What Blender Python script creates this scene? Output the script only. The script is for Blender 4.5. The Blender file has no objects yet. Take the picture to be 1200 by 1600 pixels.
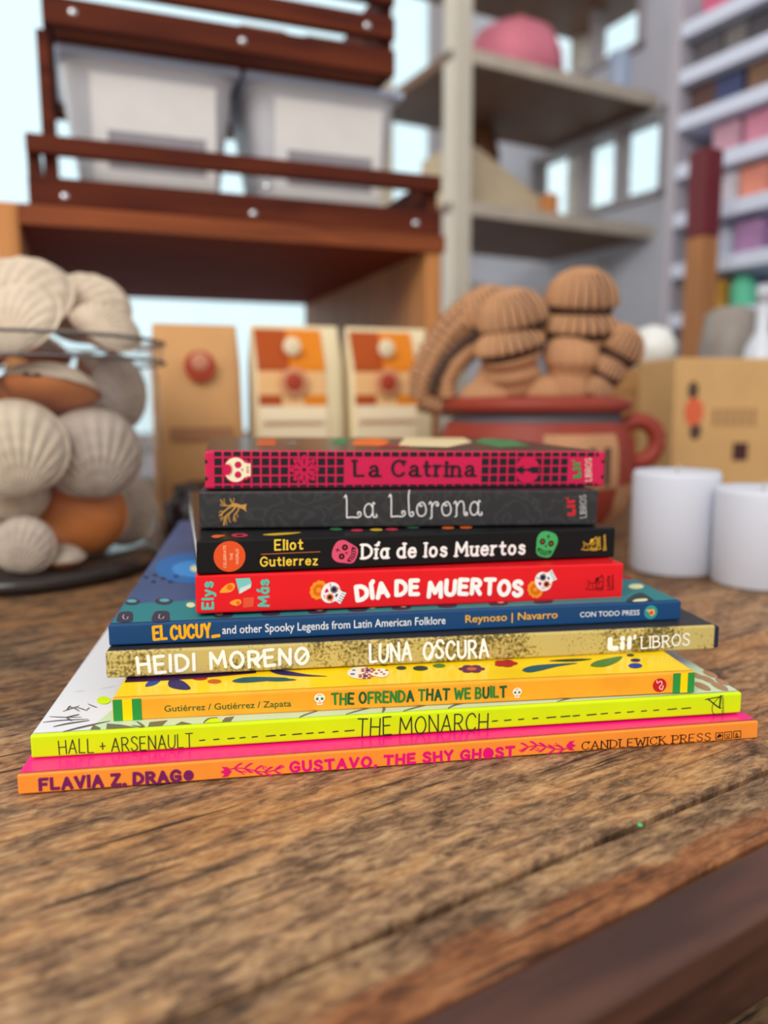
import bpy, bmesh, math, random
from mathutils import Vector, Matrix, noise
from mathutils.bvhtree import BVHTree
R = math.radians
C = bpy.context.scene.collection
SC = bpy.context.scene

# ------------------------------------------------------------------ camera
F_PX, PITCH, ROLL, CAM_Z = 1227.62, 0.139138, -0.0041727, 0.13788
fw = Vector((0, math.cos(PITCH), -math.sin(PITCH)))
up0 = Vector((0, math.sin(PITCH), math.cos(PITCH)))
rt = Vector((1, 0, 0)) * math.cos(ROLL) + up0 * math.sin(ROLL)
up = -Vector((1, 0, 0)) * math.sin(ROLL) + up0 * math.cos(ROLL)
CAM_O = Vector((0, 0, CAM_Z))
cd = bpy.data.cameras.new('camera')
cam = bpy.data.objects.new('camera', cd)
C.objects.link(cam)
m = Matrix((rt, up, -fw)).transposed().to_4x4()
m.translation = CAM_O
cam.matrix_world = m
cd.sensor_fit = 'HORIZONTAL'
cd.sensor_width = 36
cd.lens = 36 * F_PX / 1200
cd.clip_start = 0.01
cd.dof.use_dof = True
cd.dof.focus_distance = 0.306
cd.dof.aperture_fstop = 6.6
SC.camera = cam

# ------------------------------------------------------------------ world and light
w = bpy.data.worlds.new('daylight')
SC.world = w
w.use_nodes = True
nt = w.node_tree
bg = nt.nodes['Background']
tc = nt.nodes.new('ShaderNodeTexCoord')
sp = nt.nodes.new('ShaderNodeSeparateXYZ')
mr = nt.nodes.new('ShaderNodeMapRange')
mr.inputs['From Min'].default_value = 0.25
mr.inputs['From Max'].default_value = 0.75
cr = nt.nodes.new('ShaderNodeMix')
cr.data_type = 'RGBA'
cr.inputs['A'].default_value = (0.80, 0.775, 0.74, 1)
cr.inputs['B'].default_value = (0.90, 1.16, 1.24, 1)
nt.links.new(tc.outputs['Generated'], sp.inputs[0])
nt.links.new(sp.outputs['Y'], mr.inputs['Value'])
nt.links.new(mr.outputs[0], cr.inputs['Factor'])
nt.links.new(cr.outputs['Result'], bg.inputs[0])
bg.inputs[1].default_value = 1.0


def area(name, loc, target, size, power, color):
    l = bpy.data.lights.new(name, 'AREA')
    l.shape = 'RECTANGLE'
    l.size, l.size_y = size
    l.energy = power
    l.color = color
    o = bpy.data.objects.new(name, l)
    C.objects.link(o)
    o.location = loc
    o.rotation_euler = (Vector(target) - Vector(loc)).to_track_quat('-Z', 'Y').to_euler()
    return o


area('daylight_from_shop_front', (-0.9, -1.6, 1.9), (0, 0.4, 0), (2.2, 1.2), 66, (1.0, 0.97, 0.93))
SC.view_settings.view_transform = 'Standard'
SC.view_settings.look = 'None'
SC.view_settings.exposure = 0.0
SC.view_settings.gamma = 1.0
SC.view_settings.use_curve_mapping = False


# ------------------------------------------------------------------ helpers
def rgb(r, g, b):
    f = lambda c: c / 12.92 if c <= 0.04045 else ((c + 0.055) / 1.055) ** 2.4
    return (f(r / 255), f(g / 255), f(b / 255), 1)


def ray(px, py):
    return fw + rt * ((px - 600) / F_PX) + up * ((800 - py) / F_PX)


def at(px, py, Y):
    d = ray(px, py)
    return CAM_O + d * (Y / d.y)


def mat(name, color, rough=0.5, spec=0.5, metal=0.0, var=0.0, scale=20.0, bump=0.0, coat=0.0, stretch=(1, 1, 1)):
    """principled material, optionally mottled by noise (var) and bumped"""
    mt = bpy.data.materials.new(name)
    mt.use_nodes = True
    n, l = mt.node_tree.nodes, mt.node_tree.links
    p = n['Principled BSDF']
    p.inputs['Base Color'].default_value = color
    p.inputs['Roughness'].default_value = rough
    p.inputs['Specular IOR Level'].default_value = spec
    p.inputs['Metallic'].default_value = metal
    p.inputs['Coat Weight'].default_value = coat
    p.inputs['Coat Roughness'].default_value = 0.15
    if var or bump:
        t = n.new('ShaderNodeTexCoord')
        mp = n.new('ShaderNodeMapping')
        mp.inputs['Scale'].default_value = stretch
        nz = n.new('ShaderNodeTexNoise')
        nz.inputs['Scale'].default_value = scale
        nz.inputs['Detail'].default_value = 5
        l.new(t.outputs['Object'], mp.inputs[0])
        l.new(mp.outputs[0], nz.inputs['Vector'])
        if var:
            rp = n.new('ShaderNodeValToRGB')
            rp.color_ramp.elements[0].position = 0.3
            rp.color_ramp.elements[1].position = 0.7
            rp.color_ramp.elements[0].color = tuple(c * (1 - var) for c in color[:3]) + (1,)
            rp.color_ramp.elements[1].color = tuple(min(1, c * (1 + var)) for c in color[:3]) + (1,)
            l.new(nz.outputs['Fac'], rp.inputs[0])
            l.new(rp.outputs[0], p.inputs['Base Color'])
        if bump:
            b = n.new('ShaderNodeBump')
            b.inputs['Strength'].default_value = bump
            b.inputs['Distance'].default_value = 0.002
            l.new(nz.outputs['Fac'], b.inputs['Height'])
            l.new(b.outputs[0], p.inputs['Normal'])
    return mt


_inks = {}


def ink(r, g, b):
    k = (r, g, b)
    if k not in _inks:
        _inks[k] = mat('ink_%02x%02x%02x' % k, rgb(r, g, b), 0.5, 0.2)
    return _inks[k]


class MB:
    """collects verts and faces into ONE mesh object"""

    def __init__(self):
        self.v, self.f, self.mi, self.sm = [], [], [], []

    def add(self, vs, fs, mi=0, smooth=False):
        o = len(self.v)
        self.v += [tuple(x) for x in vs]
        for f in fs:
            self.f.append([o + i for i in f])
            self.mi.append(mi)
            self.sm.append(smooth)

    def box(self, a, b, bevel=0.0, seg=2, mi=0, mx=None):
        bm = bmesh.new()
        bmesh.ops.create_cube(bm, size=1)
        s = [b[i] - a[i] for i in range(3)]
        c = [(b[i] + a[i]) / 2 for i in range(3)]
        for v in bm.verts:
            v.co = Vector((v.co.x * s[0] + c[0], v.co.y * s[1] + c[1], v.co.z * s[2] + c[2]))
        if bevel:
            bmesh.ops.bevel(bm, geom=bm.edges[:], offset=min(bevel, min(s) * 0.45), segments=seg, profile=0.5, affect='EDGES')
        if mx:
            bm.transform(mx)
        bm.verts.index_update()
        self.add([v.co for v in bm.verts], [[v.index for v in f.verts] for f in bm.faces], mi, False)
        bm.free()
        return self

    def grid(self, rows, closed=False, mi=0, smooth=True, flip=False):
        n = len(rows[0])
        vs = [p for r in rows for p in r]
        fs = []
        for i in range(len(rows) - 1):
            for j in range(n if closed else n - 1):
                k = (j + 1) % n
                q = [i * n + j, i * n + k, (i + 1) * n + k, (i + 1) * n + j]
                fs.append(q[::-1] if flip else q)
        self.add(vs, fs, mi, smooth)
        return self

    def lathe(self, prof, n=40, mx=None, mi=0, scallop=0.0, k=0):
        rows = []
        for r, z in prof:
            row = []
            for j in range(n):
                a = 2 * math.pi * j / n
                rr = r * (1 + scallop * math.cos(k * a)) if k else r
                p = Vector((rr * math.cos(a), rr * math.sin(a), z))
                row.append(mx @ p if mx else p)
            rows.append(row)
        return self.grid(rows, True, mi)

    def tube(self, pts, r, n=8, mi=0, radii=None, smooth=True):
        pts = [Vector(p) for p in pts]
        rows = []
        ref = None
        for i, p in enumerate(pts):
            t = (pts[min(i + 1, len(pts) - 1)] - pts[max(i - 1, 0)]).normalized()
            if ref is None:
                ref = t.orthogonal().normalized()
            ref = (ref - t * ref.dot(t)).normalized()
            bt = t.cross(ref)
            rr = radii[i] if radii else r
            rows.append([p + (ref * math.cos(2 * math.pi * j / n) + bt * math.sin(2 * math.pi * j / n)) * rr for j in range(n)])
        self.grid(rows, True, mi, smooth)
        self.add(rows[0], [list(range(n))[::-1]], mi)
        self.add(rows[-1], [list(range(n))], mi)
        return self

    def build(self, name, mats, parent=None, loc=None):
        me = bpy.data.meshes.new(name)
        me.from_pydata(self.v, [], self.f)
        for mt in (mats if isinstance(mats, (list, tuple)) else [mats]):
            me.materials.append(mt)
        me.polygons.foreach_set('material_index', self.mi)
        me.polygons.foreach_set('use_smooth', self.sm)
        me.update()
        o = bpy.data.objects.new(name, me)
        C.objects.link(o)
        if parent:
            o.parent = parent
        if loc:
            o.location = loc
        return o


def tag(o, label, cat, group=None):
    o['label'] = label
    o['category'] = cat
    if group:
        o['group'] = group
    return o


def thing(name, label, cat, loc=(0, 0, 0), rot=(0, 0, 0), group=None):
    o = bpy.data.objects.new(name, None)
    o.empty_display_size = 0.02
    C.objects.link(o)
    o.location = loc
    o.rotation_euler = rot
    return tag(o, label, cat, group)


def structure(o):
    o['kind'] = 'structure'
    return o


# ------------------------------------------------------------------ lettering
# glyph strokes, cap height 100; '~' = smooth curve; first number = width
GL = {
 'A': '68:0,0 34,100 68,0|13,36 55,36', 'B': '58:0,0 0,100|~0,100 34,98 50,77 34,54 0,52|~0,52 42,50 58,27 40,2 0,0',
 'C': '66:~64,80 50,97 32,100 10,84 0,50 10,16 32,0 52,4 66,20', 'D': '66:0,0 0,100|~0,100 34,97 60,74 66,48 58,22 32,3 0,0',
 'E': '54:52,100 0,100 0,0 54,0|0,52 44,52', 'F': '52:52,100 0,100 0,0|0,50 42,50',
 'G': '68:~66,82 50,97 32,100 10,84 0,50 10,16 32,0 54,5 68,20|68,20 68,45 40,45', 'H': '62:0,0 0,100|62,0 62,100|0,52 62,52',
 'I': '0:0,0 0,100', 'J': '40:~40,100 40,60 38,16 20,0 0,12', 'K': '60:0,0 0,100|56,100 0,42|20,60 60,0', 'L': '50:0,100 0,0 50,0',
 'M': '84:0,0 6,100 42,28 78,100 84,0', 'N': '62:0,0 0,100 62,0 62,100',
 'O': '72:~36,100 12,86 0,50 12,14 36,0 60,14 72,50 60,86 36,100', 'P': '56:0,0 0,100|~0,100 40,97 56,73 40,48 0,46',
 'R': '58:0,0 0,100|~0,100 38,97 54,75 38,51 0,49|24,49 58,0',
 'S': '54:~54,84 42,97 26,100 8,92 4,74 20,57 38,48 54,30 50,10 30,0 12,3 0,18', 'T': '64:0,100 64,100|32,100 32,0',
 'U': '60:~0,100 0,70 0,38 8,10 30,0 52,10 60,38 60,70 60,100', 'V': '64:0,100 32,0 64,100', 'W': '92:0,100 22,0 46,80 70,0 92,100',
 'Y': '60:0,100 30,46 60,100|30,46 30,0', 'Z': '60:2,100 58,100 0,0 60,0',
 'Q': '72:~36,100 12,86 0,50 12,14 36,0 60,14 72,50 60,86 36,100',
 'a': '46:~44,50 30,66 12,60 2,33 12,4 30,2 44,18|46,66 46,0', 'b': '48:0,100 0,0|~0,48 16,66 38,60 48,33 38,6 16,0 0,14',
 'c': '46:~44,54 28,66 10,58 0,33 10,8 28,0 46,12', 'd': '48:48,100 48,0|~48,48 32,66 10,60 0,33 10,6 32,0 48,14',
 'e': '48:2,36 48,36|~48,36 42,58 26,66 8,58 0,33 8,8 28,0 46,12', 'f': '38:~40,96 28,100 18,92 15,76|15,76 15,0|0,64 34,64',
 'g': '48:48,66 48,-8|~48,-8 40,-26 22,-30 4,-20|~48,48 32,66 10,60 0,33 10,8 32,2 48,16', 'h': '44:0,100 0,0|~0,44 16,65 36,62 44,42|44,42 44,0',
 'i': '0:0,66 0,0|0,88 0,91', 'l': '0:0,100 0,0', 'm': '72:0,66 0,0|~0,44 14,64 30,62 36,44|36,44 36,0|~36,44 50,64 66,62 72,44|72,44 72,0',
 'n': '44:0,66 0,0|~0,44 16,65 36,62 44,42|44,42 44,0', 'o': '48:~24,66 7,57 0,33 7,9 24,0 41,9 48,33 41,57 24,66',
 'r': '30:0,66 0,0|~0,40 12,60 30,66', 's': '38:~38,55 22,66 5,60 6,45 22,36 38,26 36,7 20,0 0,12', 't': '36:~16,92 16,55 16,20 22,3 38,4|0,64 36,64',
 'u': '44:~0,66 0,44 0,22 10,2 28,2 44,22|44,66 44,0', 'y': '46:0,66 23,4|~46,66 24,6 12,-20 -4,-26', 'z': '42:2,66 40,66 0,0 42,0',
 '.': '0:0,0 0,3', ',': '4:4,4 0,-16', "'": '4:4,100 0,74', '+': '44:0,45 44,45|22,22 22,70', '-': '40:0,45 40,45', '/': '40:0,-4 40,104', '|': '0:0,-14 0,108',
}
GL['é'] = GL['e'] + '|20,82 34,100'
GL['á'] = GL['a'] + '|20,92 32,110'
GL['í'] = '0:0,66 0,0|4,96 16,114'
GL['Í'] = '0:0,0 0,86|0,104 14,122'
CURL = dict(GL)
CURL.update({
 'L': '72:~-8,92 0,102 4,80 4,40 4,2|~4,2 34,4 60,2 76,12 72,26 60,24 62,14',
 'l': '26:~6,118 2,90 4,40 6,14 16,2 28,10 24,22 14,18',
 'o': '50:~24,64 6,54 0,32 8,8 26,2 44,12 48,34 38,58 24,64 14,54 20,46 28,50',
 'r': '42:~-6,56 2,66 8,50 8,20 8,-4 0,-10|~8,40 20,60 36,64 44,52 36,46 32,54',
 'n': '58:~-6,56 2,66 8,50 8,20 8,2 0,-4|~8,40 24,64 42,62 48,40 48,16 54,2 66,4 62,16 56,10',
 'a': '56:~46,44 30,62 10,54 2,30 12,6 32,4 46,22|~56,62 48,66 46,44 46,18 52,2 66,4 64,14',
})
SERIFS = dict(GL)
SERIFS['a'] = '48:~6,54 20,66 38,62 44,46 44,16 52,0|~44,38 22,36 4,24 4,8 18,0 34,6 44,20'
SERIFS['C'] = '66:62,96 64,76|' + GL['C'].split(':')[1]


def smooth_pts(p, closed=False, n=6):
    out = []
    N = len(p)
    for i in range(N - 1):
        p0 = p[i - 1] if i > 0 else (p[N - 2] if closed else p[0])
        p3 = p[i + 2] if i + 2 < N else (p[1] if closed else p[N - 1])
        p1, p2 = p[i], p[i + 1]
        for k in range(n):
            t = k / n
            out.append(tuple(0.5 * (2 * p1[a] + (p2[a] - p0[a]) * t + (2 * p0[a] - 5 * p1[a] + 4 * p2[a] - p3[a]) * t * t
                       + (3 * p1[a] - p0[a] - 3 * p2[a] + p3[a]) * t ** 3) for a in (0, 1)))
    out.append(p[-1])
    return out


def strokes(glyph):
    wd, body = glyph.split(':')
    res = []
    for s in body.split('|'):
        sm = s.startswith('~')
        pts = [tuple(float(c) for c in q.split(',')) for q in s.lstrip('~').split()]
        if sm:
            pts = smooth_pts(pts, pts[0] == pts[-1])
        res.append(pts)
    return float(wd), res


class Print:
    """flat ink on one face of a book: polygons in face coordinates (metres)"""

    def __init__(self, conv, lift, host):
        self.host = host
        self.mb, self.conv, self.lift = MB(), conv, lift
        self.k = 0

    def poly(self, pts, mi=0, k=None):
        if k is None:
            k = self.k
            self.k = (self.k + 1) % 140
        a = sum(pts[i][0] * pts[(i + 1) % len(pts)][1] - pts[(i + 1) % len(pts)][0] * pts[i][1] for i in range(len(pts)))
        if a < 0:
            pts = pts[::-1]
        self.mb.add([self.conv(x, y, self.lift + k * 1.4e-6) for x, y in pts], [list(range(len(pts)))], mi)

    def disc(self, c, r, mi=0, n=10, ry=None, rot=0.0, k=None):
        ry = ry or r
        lay = k
        ca, sa = math.cos(rot), math.sin(rot)
        self.poly([(c[0] + r * math.cos(2 * math.pi * k / n) * ca - ry * math.sin(2 * math.pi * k / n) * sa,
                    c[1] + r * math.cos(2 * math.pi * k / n) * sa + ry * math.sin(2 * math.pi * k / n) * ca) for k in range(n)], mi, lay)

    def stroke(self, pts, wd, mi=0, square=False, contrast=0.0, taper=False):
        P = [Vector(p) for p in pts]
        n = len(P)
        if n < 2:
            return
        base = self.k
        self.k = (self.k + 7) % 140

        def half(i, d):
            h = wd * 0.5 * (1 - contrast * abs(d.x) / max(d.length, 1e-9))
            if taper:
                h *= 0.25 + 0.75 * math.sin(math.pi * min(1, max(0, (i + 0.5) / n)))
            return h
        if n > 6 and not contrast:
            # one continuous ribbon for curves
            closed = (P[0] - P[-1]).length < 1e-7
            lft, rgt = [], []
            for i in range(n):
                a = P[i - 1] if i else (P[n - 2] if closed else P[0])
                b = P[i + 1] if i < n - 1 else (P[1] if closed else P[n - 1])
                d = b - a
                if d.length < 1e-9:
                    d = Vector((1, 0))
                nn = Vector((-d.y, d.x)).normalized() * half(i, d)
                lft.append(P[i] + nn)
                rgt.append(P[i] - nn)
            vs = [self.conv(q.x, q.y, self.lift + base * 1.4e-6) for q in lft + rgt]
            self.mb.add(vs, [(i, n + i, n + i + 1, i + 1) for i in range(n - 1)], mi)
            if not closed and not taper:
                for j, i in enumerate((0, n - 1)):
                    self.disc(P[i], half(i, Vector((0, 1))), mi, 10, k=base + 1 + j)
            return
        for i in range(n - 1):
            d = P[i + 1] - P[i]
            if d.length < 1e-9:
                continue
            h0, h1 = half(i, d), half(i + 1, d) if taper else half(i, d)
            nn = Vector((-d.y, d.x)).normalized()
            a, b = P[i].copy(), P[i + 1].copy()
            if square:
                if i == 0:
                    a -= d.normalized() * h0
                if i == n - 2:
                    b += d.normalized() * h1
            self.poly([tuple(a + nn * h0), tuple(a - nn * h0), tuple(b - nn * h1), tuple(b + nn * h1)], mi, base + i % 3)
        for i in range(n):
            if square and i in (0, n - 1):
                continue
            d = P[min(i + 1, n - 1)] - P[max(i - 1, 0)]
            h = half(i, d) if not contrast else min(half(i, P[min(i + 1, n - 1)] - P[min(i, n - 2)]), half(i, P[max(i, 1)] - P[max(i - 1, 0)]))
            self.disc(P[i], h, mi, 10, k=base + 3 + i % 3)

    def text(self, s, p0, p1, cap, wt=0.12, font=GL, square=False, contrast=0.0, serif=0.0, gap=0.30, jit=0.0, mi=0, nmat=1,
             seed=1, arc=0.0, grow=0.0, space=0.45, solid_o=False, small=None):
        """hand-drawn lettering along the baseline p0 -> p1 (face coords), cap height in metres"""
        rnd = random.Random(seed)
        ci = 1 - wt
        items, x = [], 0.0
        for ch in s:
            if ch == ' ':
                x += space
                continue
            wd, st = strokes(font[ch])
            wd = wd / 100
            items.append((ch, x, wd, st))
            x += wd + wt + gap * 0.5
        total = x - gap * 0.5
        p0, p1 = Vector(p0), Vector(p1)
        ax = (p1 - p0)
        L = ax.length
        ax.normalize()
        ay = Vector((-ax.y, ax.x))
        sx = L / total
        for ch, gx, wd, st in items:
            dy, rot, sc = rnd.uniform(-jit, jit) * 0.5, rnd.uniform(-jit, jit), 1 + rnd.uniform(-jit, jit) * 0.5
            tn = (gx + wd / 2) / total
            dy += arc * math.sin(math.pi * tn)
            sc *= 1 + grow * math.sin(math.pi * tn)
            m_i = rnd.randrange(nmat) + mi if nmat > 1 else mi

            def T(q):
                X, Y = q[0] / 100, q[1] / 100 * ci * sc
                X -= wd / 2
                X, Y = X - rot * (Y - 0.5), Y + rot * X
                X = (gx + wd / 2 + wt / 2 + X) * sx
                Y = (Y + wt / 2 + dy) * cap
                return p0 + ax * X + ay * Y
            if solid_o and ch in 'OoQ':
                self.poly([tuple(T((36 + 40 * math.cos(2 * math.pi * k / 16) * 1.05, 50 + 54 * math.sin(2 * math.pi * k / 16)))) for k in range(16)], m_i)
                continue
            for pts in st:
                q = [tuple(T(p)) for p in pts]
                dotty = len(pts) == 2 and abs(pts[0][1] - pts[1][1]) < 5 and abs(pts[0][0] - pts[1][0]) < 3
                if dotty:
                    self.disc(q[0], wt * cap * 0.68, m_i, 10)
                    continue
                self.stroke(q, wt * cap, m_i, square, contrast)
                if serif:
                    for e, nb in ((0, 1), (-1, -2)):
                        a, b = pts[e], pts[nb]
                        if abs(a[1] - b[1]) > 1.1 * abs(a[0] - b[0]) and min(abs(a[1]), abs(a[1] - 66), abs(a[1] - 100)) < 5:
                            hx = serif * 50
                            self.stroke([tuple(T((a[0] - hx, a[1]))), tuple(T((a[0] + hx, a[1])))], wt * cap * 0.6, m_i, square)

    def sans(self, s, p0, p1, cap, bold=0.0, mi=0):
        """plain sans text from Blender's built-in face, fitted between p0 and p1"""
        cu = bpy.data.curves.new('t', 'FONT')
        cu.body = s
        cu.offset = bold
        cu.resolution_u = 3
        o = bpy.data.objects.new('t', cu)
        C.objects.link(o)
        bpy.context.view_layer.update()
        ev = o.evaluated_get(bpy.context.evaluated_depsgraph_get())
        me = ev.to_mesh()
        vs = [v.co.copy() for v in me.vertices]
        fs = [list(p.vertices) for p in me.polygons]
        ev.to_mesh_clear()
        bpy.data.objects.remove(o)
        bpy.data.curves.remove(cu)
        if not vs:
            return
        x0, x1 = min(v.x for v in vs), max(v.x for v in vs)
        p0, p1 = Vector(p0), Vector(p1)
        ax = p1 - p0
        L = ax.length
        ax.normalize()
        ay = Vector((-ax.y, ax.x))
        sx, sy = L / (x1 - x0), cap / 0.729
        out = []
        for v in vs:
            q = p0 + ax * ((v.x - x0) * sx) + ay * (v.y * sy)
            out.append(self.conv(q.x, q.y, self.lift))
        self.mb.add(out, fs, mi)

    def build(self, name, mats, parent):
        return self.mb.build(name, mats, self.host)


# ------------------------------------------------------------------ table
def wood_worn(name, tone=1.0, orange=0.35, dark=0.0, pale=1.0, stripe=0.0):
    mt = bpy.data.materials.new(name)
    mt.use_nodes = True
    n, l = mt.node_tree.nodes, mt.node_tree.links
    p = n['Principled BSDF']
    t = n.new('ShaderNodeTexCoord')

    def nz(scale, detail, rough, dist=0.0):
        mp = n.new('ShaderNodeMapping')
        mp.inputs['Scale'].default_value = scale
        l.new(t.outputs['Object'], mp.inputs[0])
        x = n.new('ShaderNodeTexNoise')
        x.inputs['Scale'].default_value = 1
        x.inputs['Detail'].default_value = detail
        x.inputs['Roughness'].default_value = rough
        x.inputs['Distortion'].default_value = dist
        l.new(mp.outputs[0], x.inputs['Vector'])
        return x.outputs['Fac']

    def math_(op, a, b, clamp=False):
        x = n.new('ShaderNodeMath')
        x.operation = op
        x.use_clamp = clamp
        for i, q in enumerate((a, b)):
            if isinstance(q, (int, float)):
                x.inputs[i].default_value = q
            else:
                l.new(q, x.inputs[i])
        return x.outputs[0]

    def ramp(fac, els):
        x = n.new('ShaderNodeValToRGB')
        e = x.color_ramp.elements
        e[0].position, e[0].color = els[0]
        e[1].position, e[1].color = els[-1]
        for ps, co in els[1:-1]:
            q = e.new(ps)
            q.color = co
        l.new(fac, x.inputs[0])
        return x.outputs[0]

    def mixc(fac, a, b, mode='MIX'):
        x = n.new('ShaderNodeMix')
        x.data_type = 'RGBA'
        x.blend_type = mode
        for k, q in (('Factor', fac), ('A', a), ('B', b)):
            if isinstance(q, (tuple, float, int)):
                x.inputs[k].default_value = q
            else:
                l.new(q, x.inputs[k])
        return x.outputs['Result']
    fine = nz((260, 1500, 300), 3, 0.6)
    patch = nz((115, 340, 60), 6, 0.70, 0.5)
    big = nz((30, 95, 20), 4, 0.6, 0.4)
    broad = nz((4, 12, 8), 3, 0.5)
    crack = nz((11, 330, 60), 3, 0.5, 0.35)
    v1 = math_('ADD', math_('MULTIPLY', patch, 0.70), math_('MULTIPLY', fine, 0.20))
    v1 = math_('ADD', v1, math_('MULTIPLY', big, 0.55))
    v1 = math_('SUBTRACT', v1, 0.21 + dark)
    k = tone
    col = ramp(v1, [(0.34, (0.050 * k, 0.028 * k, 0.015 * k, 1)), (0.44, (0.145 * k, 0.078 * k, 0.040 * k, 1)),
                    (0.52, (0.27 * k, 0.155 * k, 0.080 * k, 1)), (0.61, (0.42 * k * pale, 0.262 * k * pale, 0.130 * k * pale, 1)),
                    (0.74, (0.58 * k * pale, 0.425 * k * pale, 0.27 * k * pale, 1))])
    om = ramp(math_('ADD', math_('MULTIPLY', broad, 0.6), math_('MULTIPLY', big, 0.4)),
              [(0.47, (0, 0, 0, 1)), (0.60, (orange, orange, orange, 1))])
    ocol = ramp(v1, [(0.34, (0.10 * k, 0.042 * k, 0.016 * k, 1)), (0.50, (0.33 * k, 0.140 * k, 0.046 * k, 1)), (0.68, (0.56 * k, 0.29 * k, 0.105 * k, 1))])
    col = mixc(om, col, ocol)
    if stripe:
        # old red-brown varnish surviving along the front of this plank
        sx_ = n.new('ShaderNodeSeparateXYZ')
        l.new(t.outputs['Object'], sx_.inputs[0])
        e1 = math_('ADD', sx_.outputs['Y'], math_('MULTIPLY', math_('SUBTRACT', big, 0.5), 0.030))
        sm = ramp(math_('MULTIPLY', math_('SUBTRACT', stripe, e1), 120.0), [(0.0, (0, 0, 0, 1)), (0.6, (1, 1, 1, 1))])
        rcol = ramp(v1, [(0.34, (0.085, 0.030, 0.012, 1)), (0.52, (0.26, 0.095, 0.034, 1)), (0.72, (0.42, 0.19, 0.075, 1))])
        col = mixc(sm, col, rcol)
    cm = ramp(crack, [(0.30, (1, 1, 1, 1)), (0.385, (0, 0, 0, 1))])
    col = mixc(cm, col, (0.022 * k, 0.012 * k, 0.008 * k, 1))
    l.new(col, p.inputs['Base Color'])
    rr = ramp(v1, [(0.35, (0.75, 0.75, 0.75, 1)), (0.6, (0.5, 0.5, 0.5, 1))])
    l.new(rr, p.inputs['Roughness'])
    p.inputs['Specular IOR Level'].default_value = 0.35
    b = n.new('ShaderNodeBump')
    b.inputs['Strength'].default_value = 0.55
    b.inputs['Distance'].default_value = 0.0012
    h = math_('SUBTRACT', v1, math_('MULTIPLY', cm, 0.35))
    l.new(h, b.inputs['Height'])
    l.new(b.outputs[0], p.inputs['Normal'])
    return mt


def wood_smooth(name, c0, c1, scale=(6, 90, 90), rough=0.45, spec=0.4):
    mt = bpy.data.materials.new(name)
    mt.use_nodes = True
    n, l = mt.node_tree.nodes, mt.node_tree.links
    p = n['Principled BSDF']
    t = n.new('ShaderNodeTexCoord')
    mp = n.new('ShaderNodeMapping')
    mp.inputs['Scale'].default_value = scale
    x = n.new('ShaderNodeTexNoise')
    x.inputs['Scale'].default_value = 1
    x.inputs['Detail'].default_value = 5
    x.inputs['Distortion'].default_value = 0.5
    rp = n.new('ShaderNodeValToRGB')
    rp.color_ramp.elements[0].position, rp.color_ramp.elements[0].color = 0.32, c0
    rp.color_ramp.elements[1].position, rp.color_ramp.elements[1].color = 0.68, c1
    b = n.new('ShaderNodeBump')
    b.inputs['Strength'].default_value = 0.15
    b.inputs['Distance'].default_value = 0.001
    l.new(t.outputs['Object'], mp.inputs[0])
    l.new(mp.outputs[0], x.inputs['Vector'])
    l.new(x.outputs['Fac'], rp.inputs[0])
    l.new(rp.outputs[0], p.inputs['Base Color'])
    l.new(x.outputs['Fac'], b.inputs['Height'])
    l.new(b.outputs[0], p.inputs['Normal'])
    p.inputs['Roughness'].default_value = rough
    p.inputs['Specular IOR Level'].default_value = spec
    return mt


TYAW = R(32)
tu, tv = Vector((math.cos(TYAW), math.sin(TYAW), 0)), Vector((-math.sin(TYAW), math.cos(TYAW), 0))
M_WORN = wood_worn('worn_plank_wood', 1.05, 0.9, 0.0)
M_WORN2 = wood_worn('worn_plank_wood_brown', 0.72, 1.0, 0.035)
M_STRIP = wood_worn('varnished_plank_wood', 0.85, 0.9, 0.01, 1.0, 0.1475)
M_EDGE = wood_smooth('dark_edging_wood', rgb(62, 38, 32), rgb(98, 62, 48), (10, 60, 60), 0.36)
M_LOW = wood_worn('ledge_wood', 0.55, 0.8, 0.02, 0.8)

table = thing('wooden_table', 'rustic worn wooden plank table with a dark edging board, carrying the book stack', 'table', (0, 0, 0), (0, 0, TYAW))
U0, U1 = -1.15, 1.205


def ragged_plank(v0, v1, m_, seed, rag0=0.0, rag1=0.0):
    rnd = random.Random(seed)
    mb = MB()
    n = 160
    top0, top1, b0, b1 = [], [], [], []
    for i in range(n + 1):
        u = U0 + (U1 - U0) * i / n
        a = v0 + rag0 * (noise.noise((u * 22, seed, 0)) + 0.5 * noise.noise((u * 70, seed, 3)))
        b = v1 + rag1 * (noise.noise((u * 22, seed + 9, 0)) + 0.5 * noise.noise((u * 70, seed + 9, 3)))
        top0.append((u, a + 0.0008, 0)), top1.append((u, b - 0.0008, 0))
        b0.append((u, a, -0.0012)), b1.append((u, b, -0.0012))
    d0 = [(x, y, -0.018) for x, y, z in b0]
    d1 = [(x, y, -0.018) for x, y, z in b1]
    mb.grid([d0, b0, top0, top1, b1, d1], False, 0, False, True)
    return mb.build('plank', m_, table)


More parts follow.
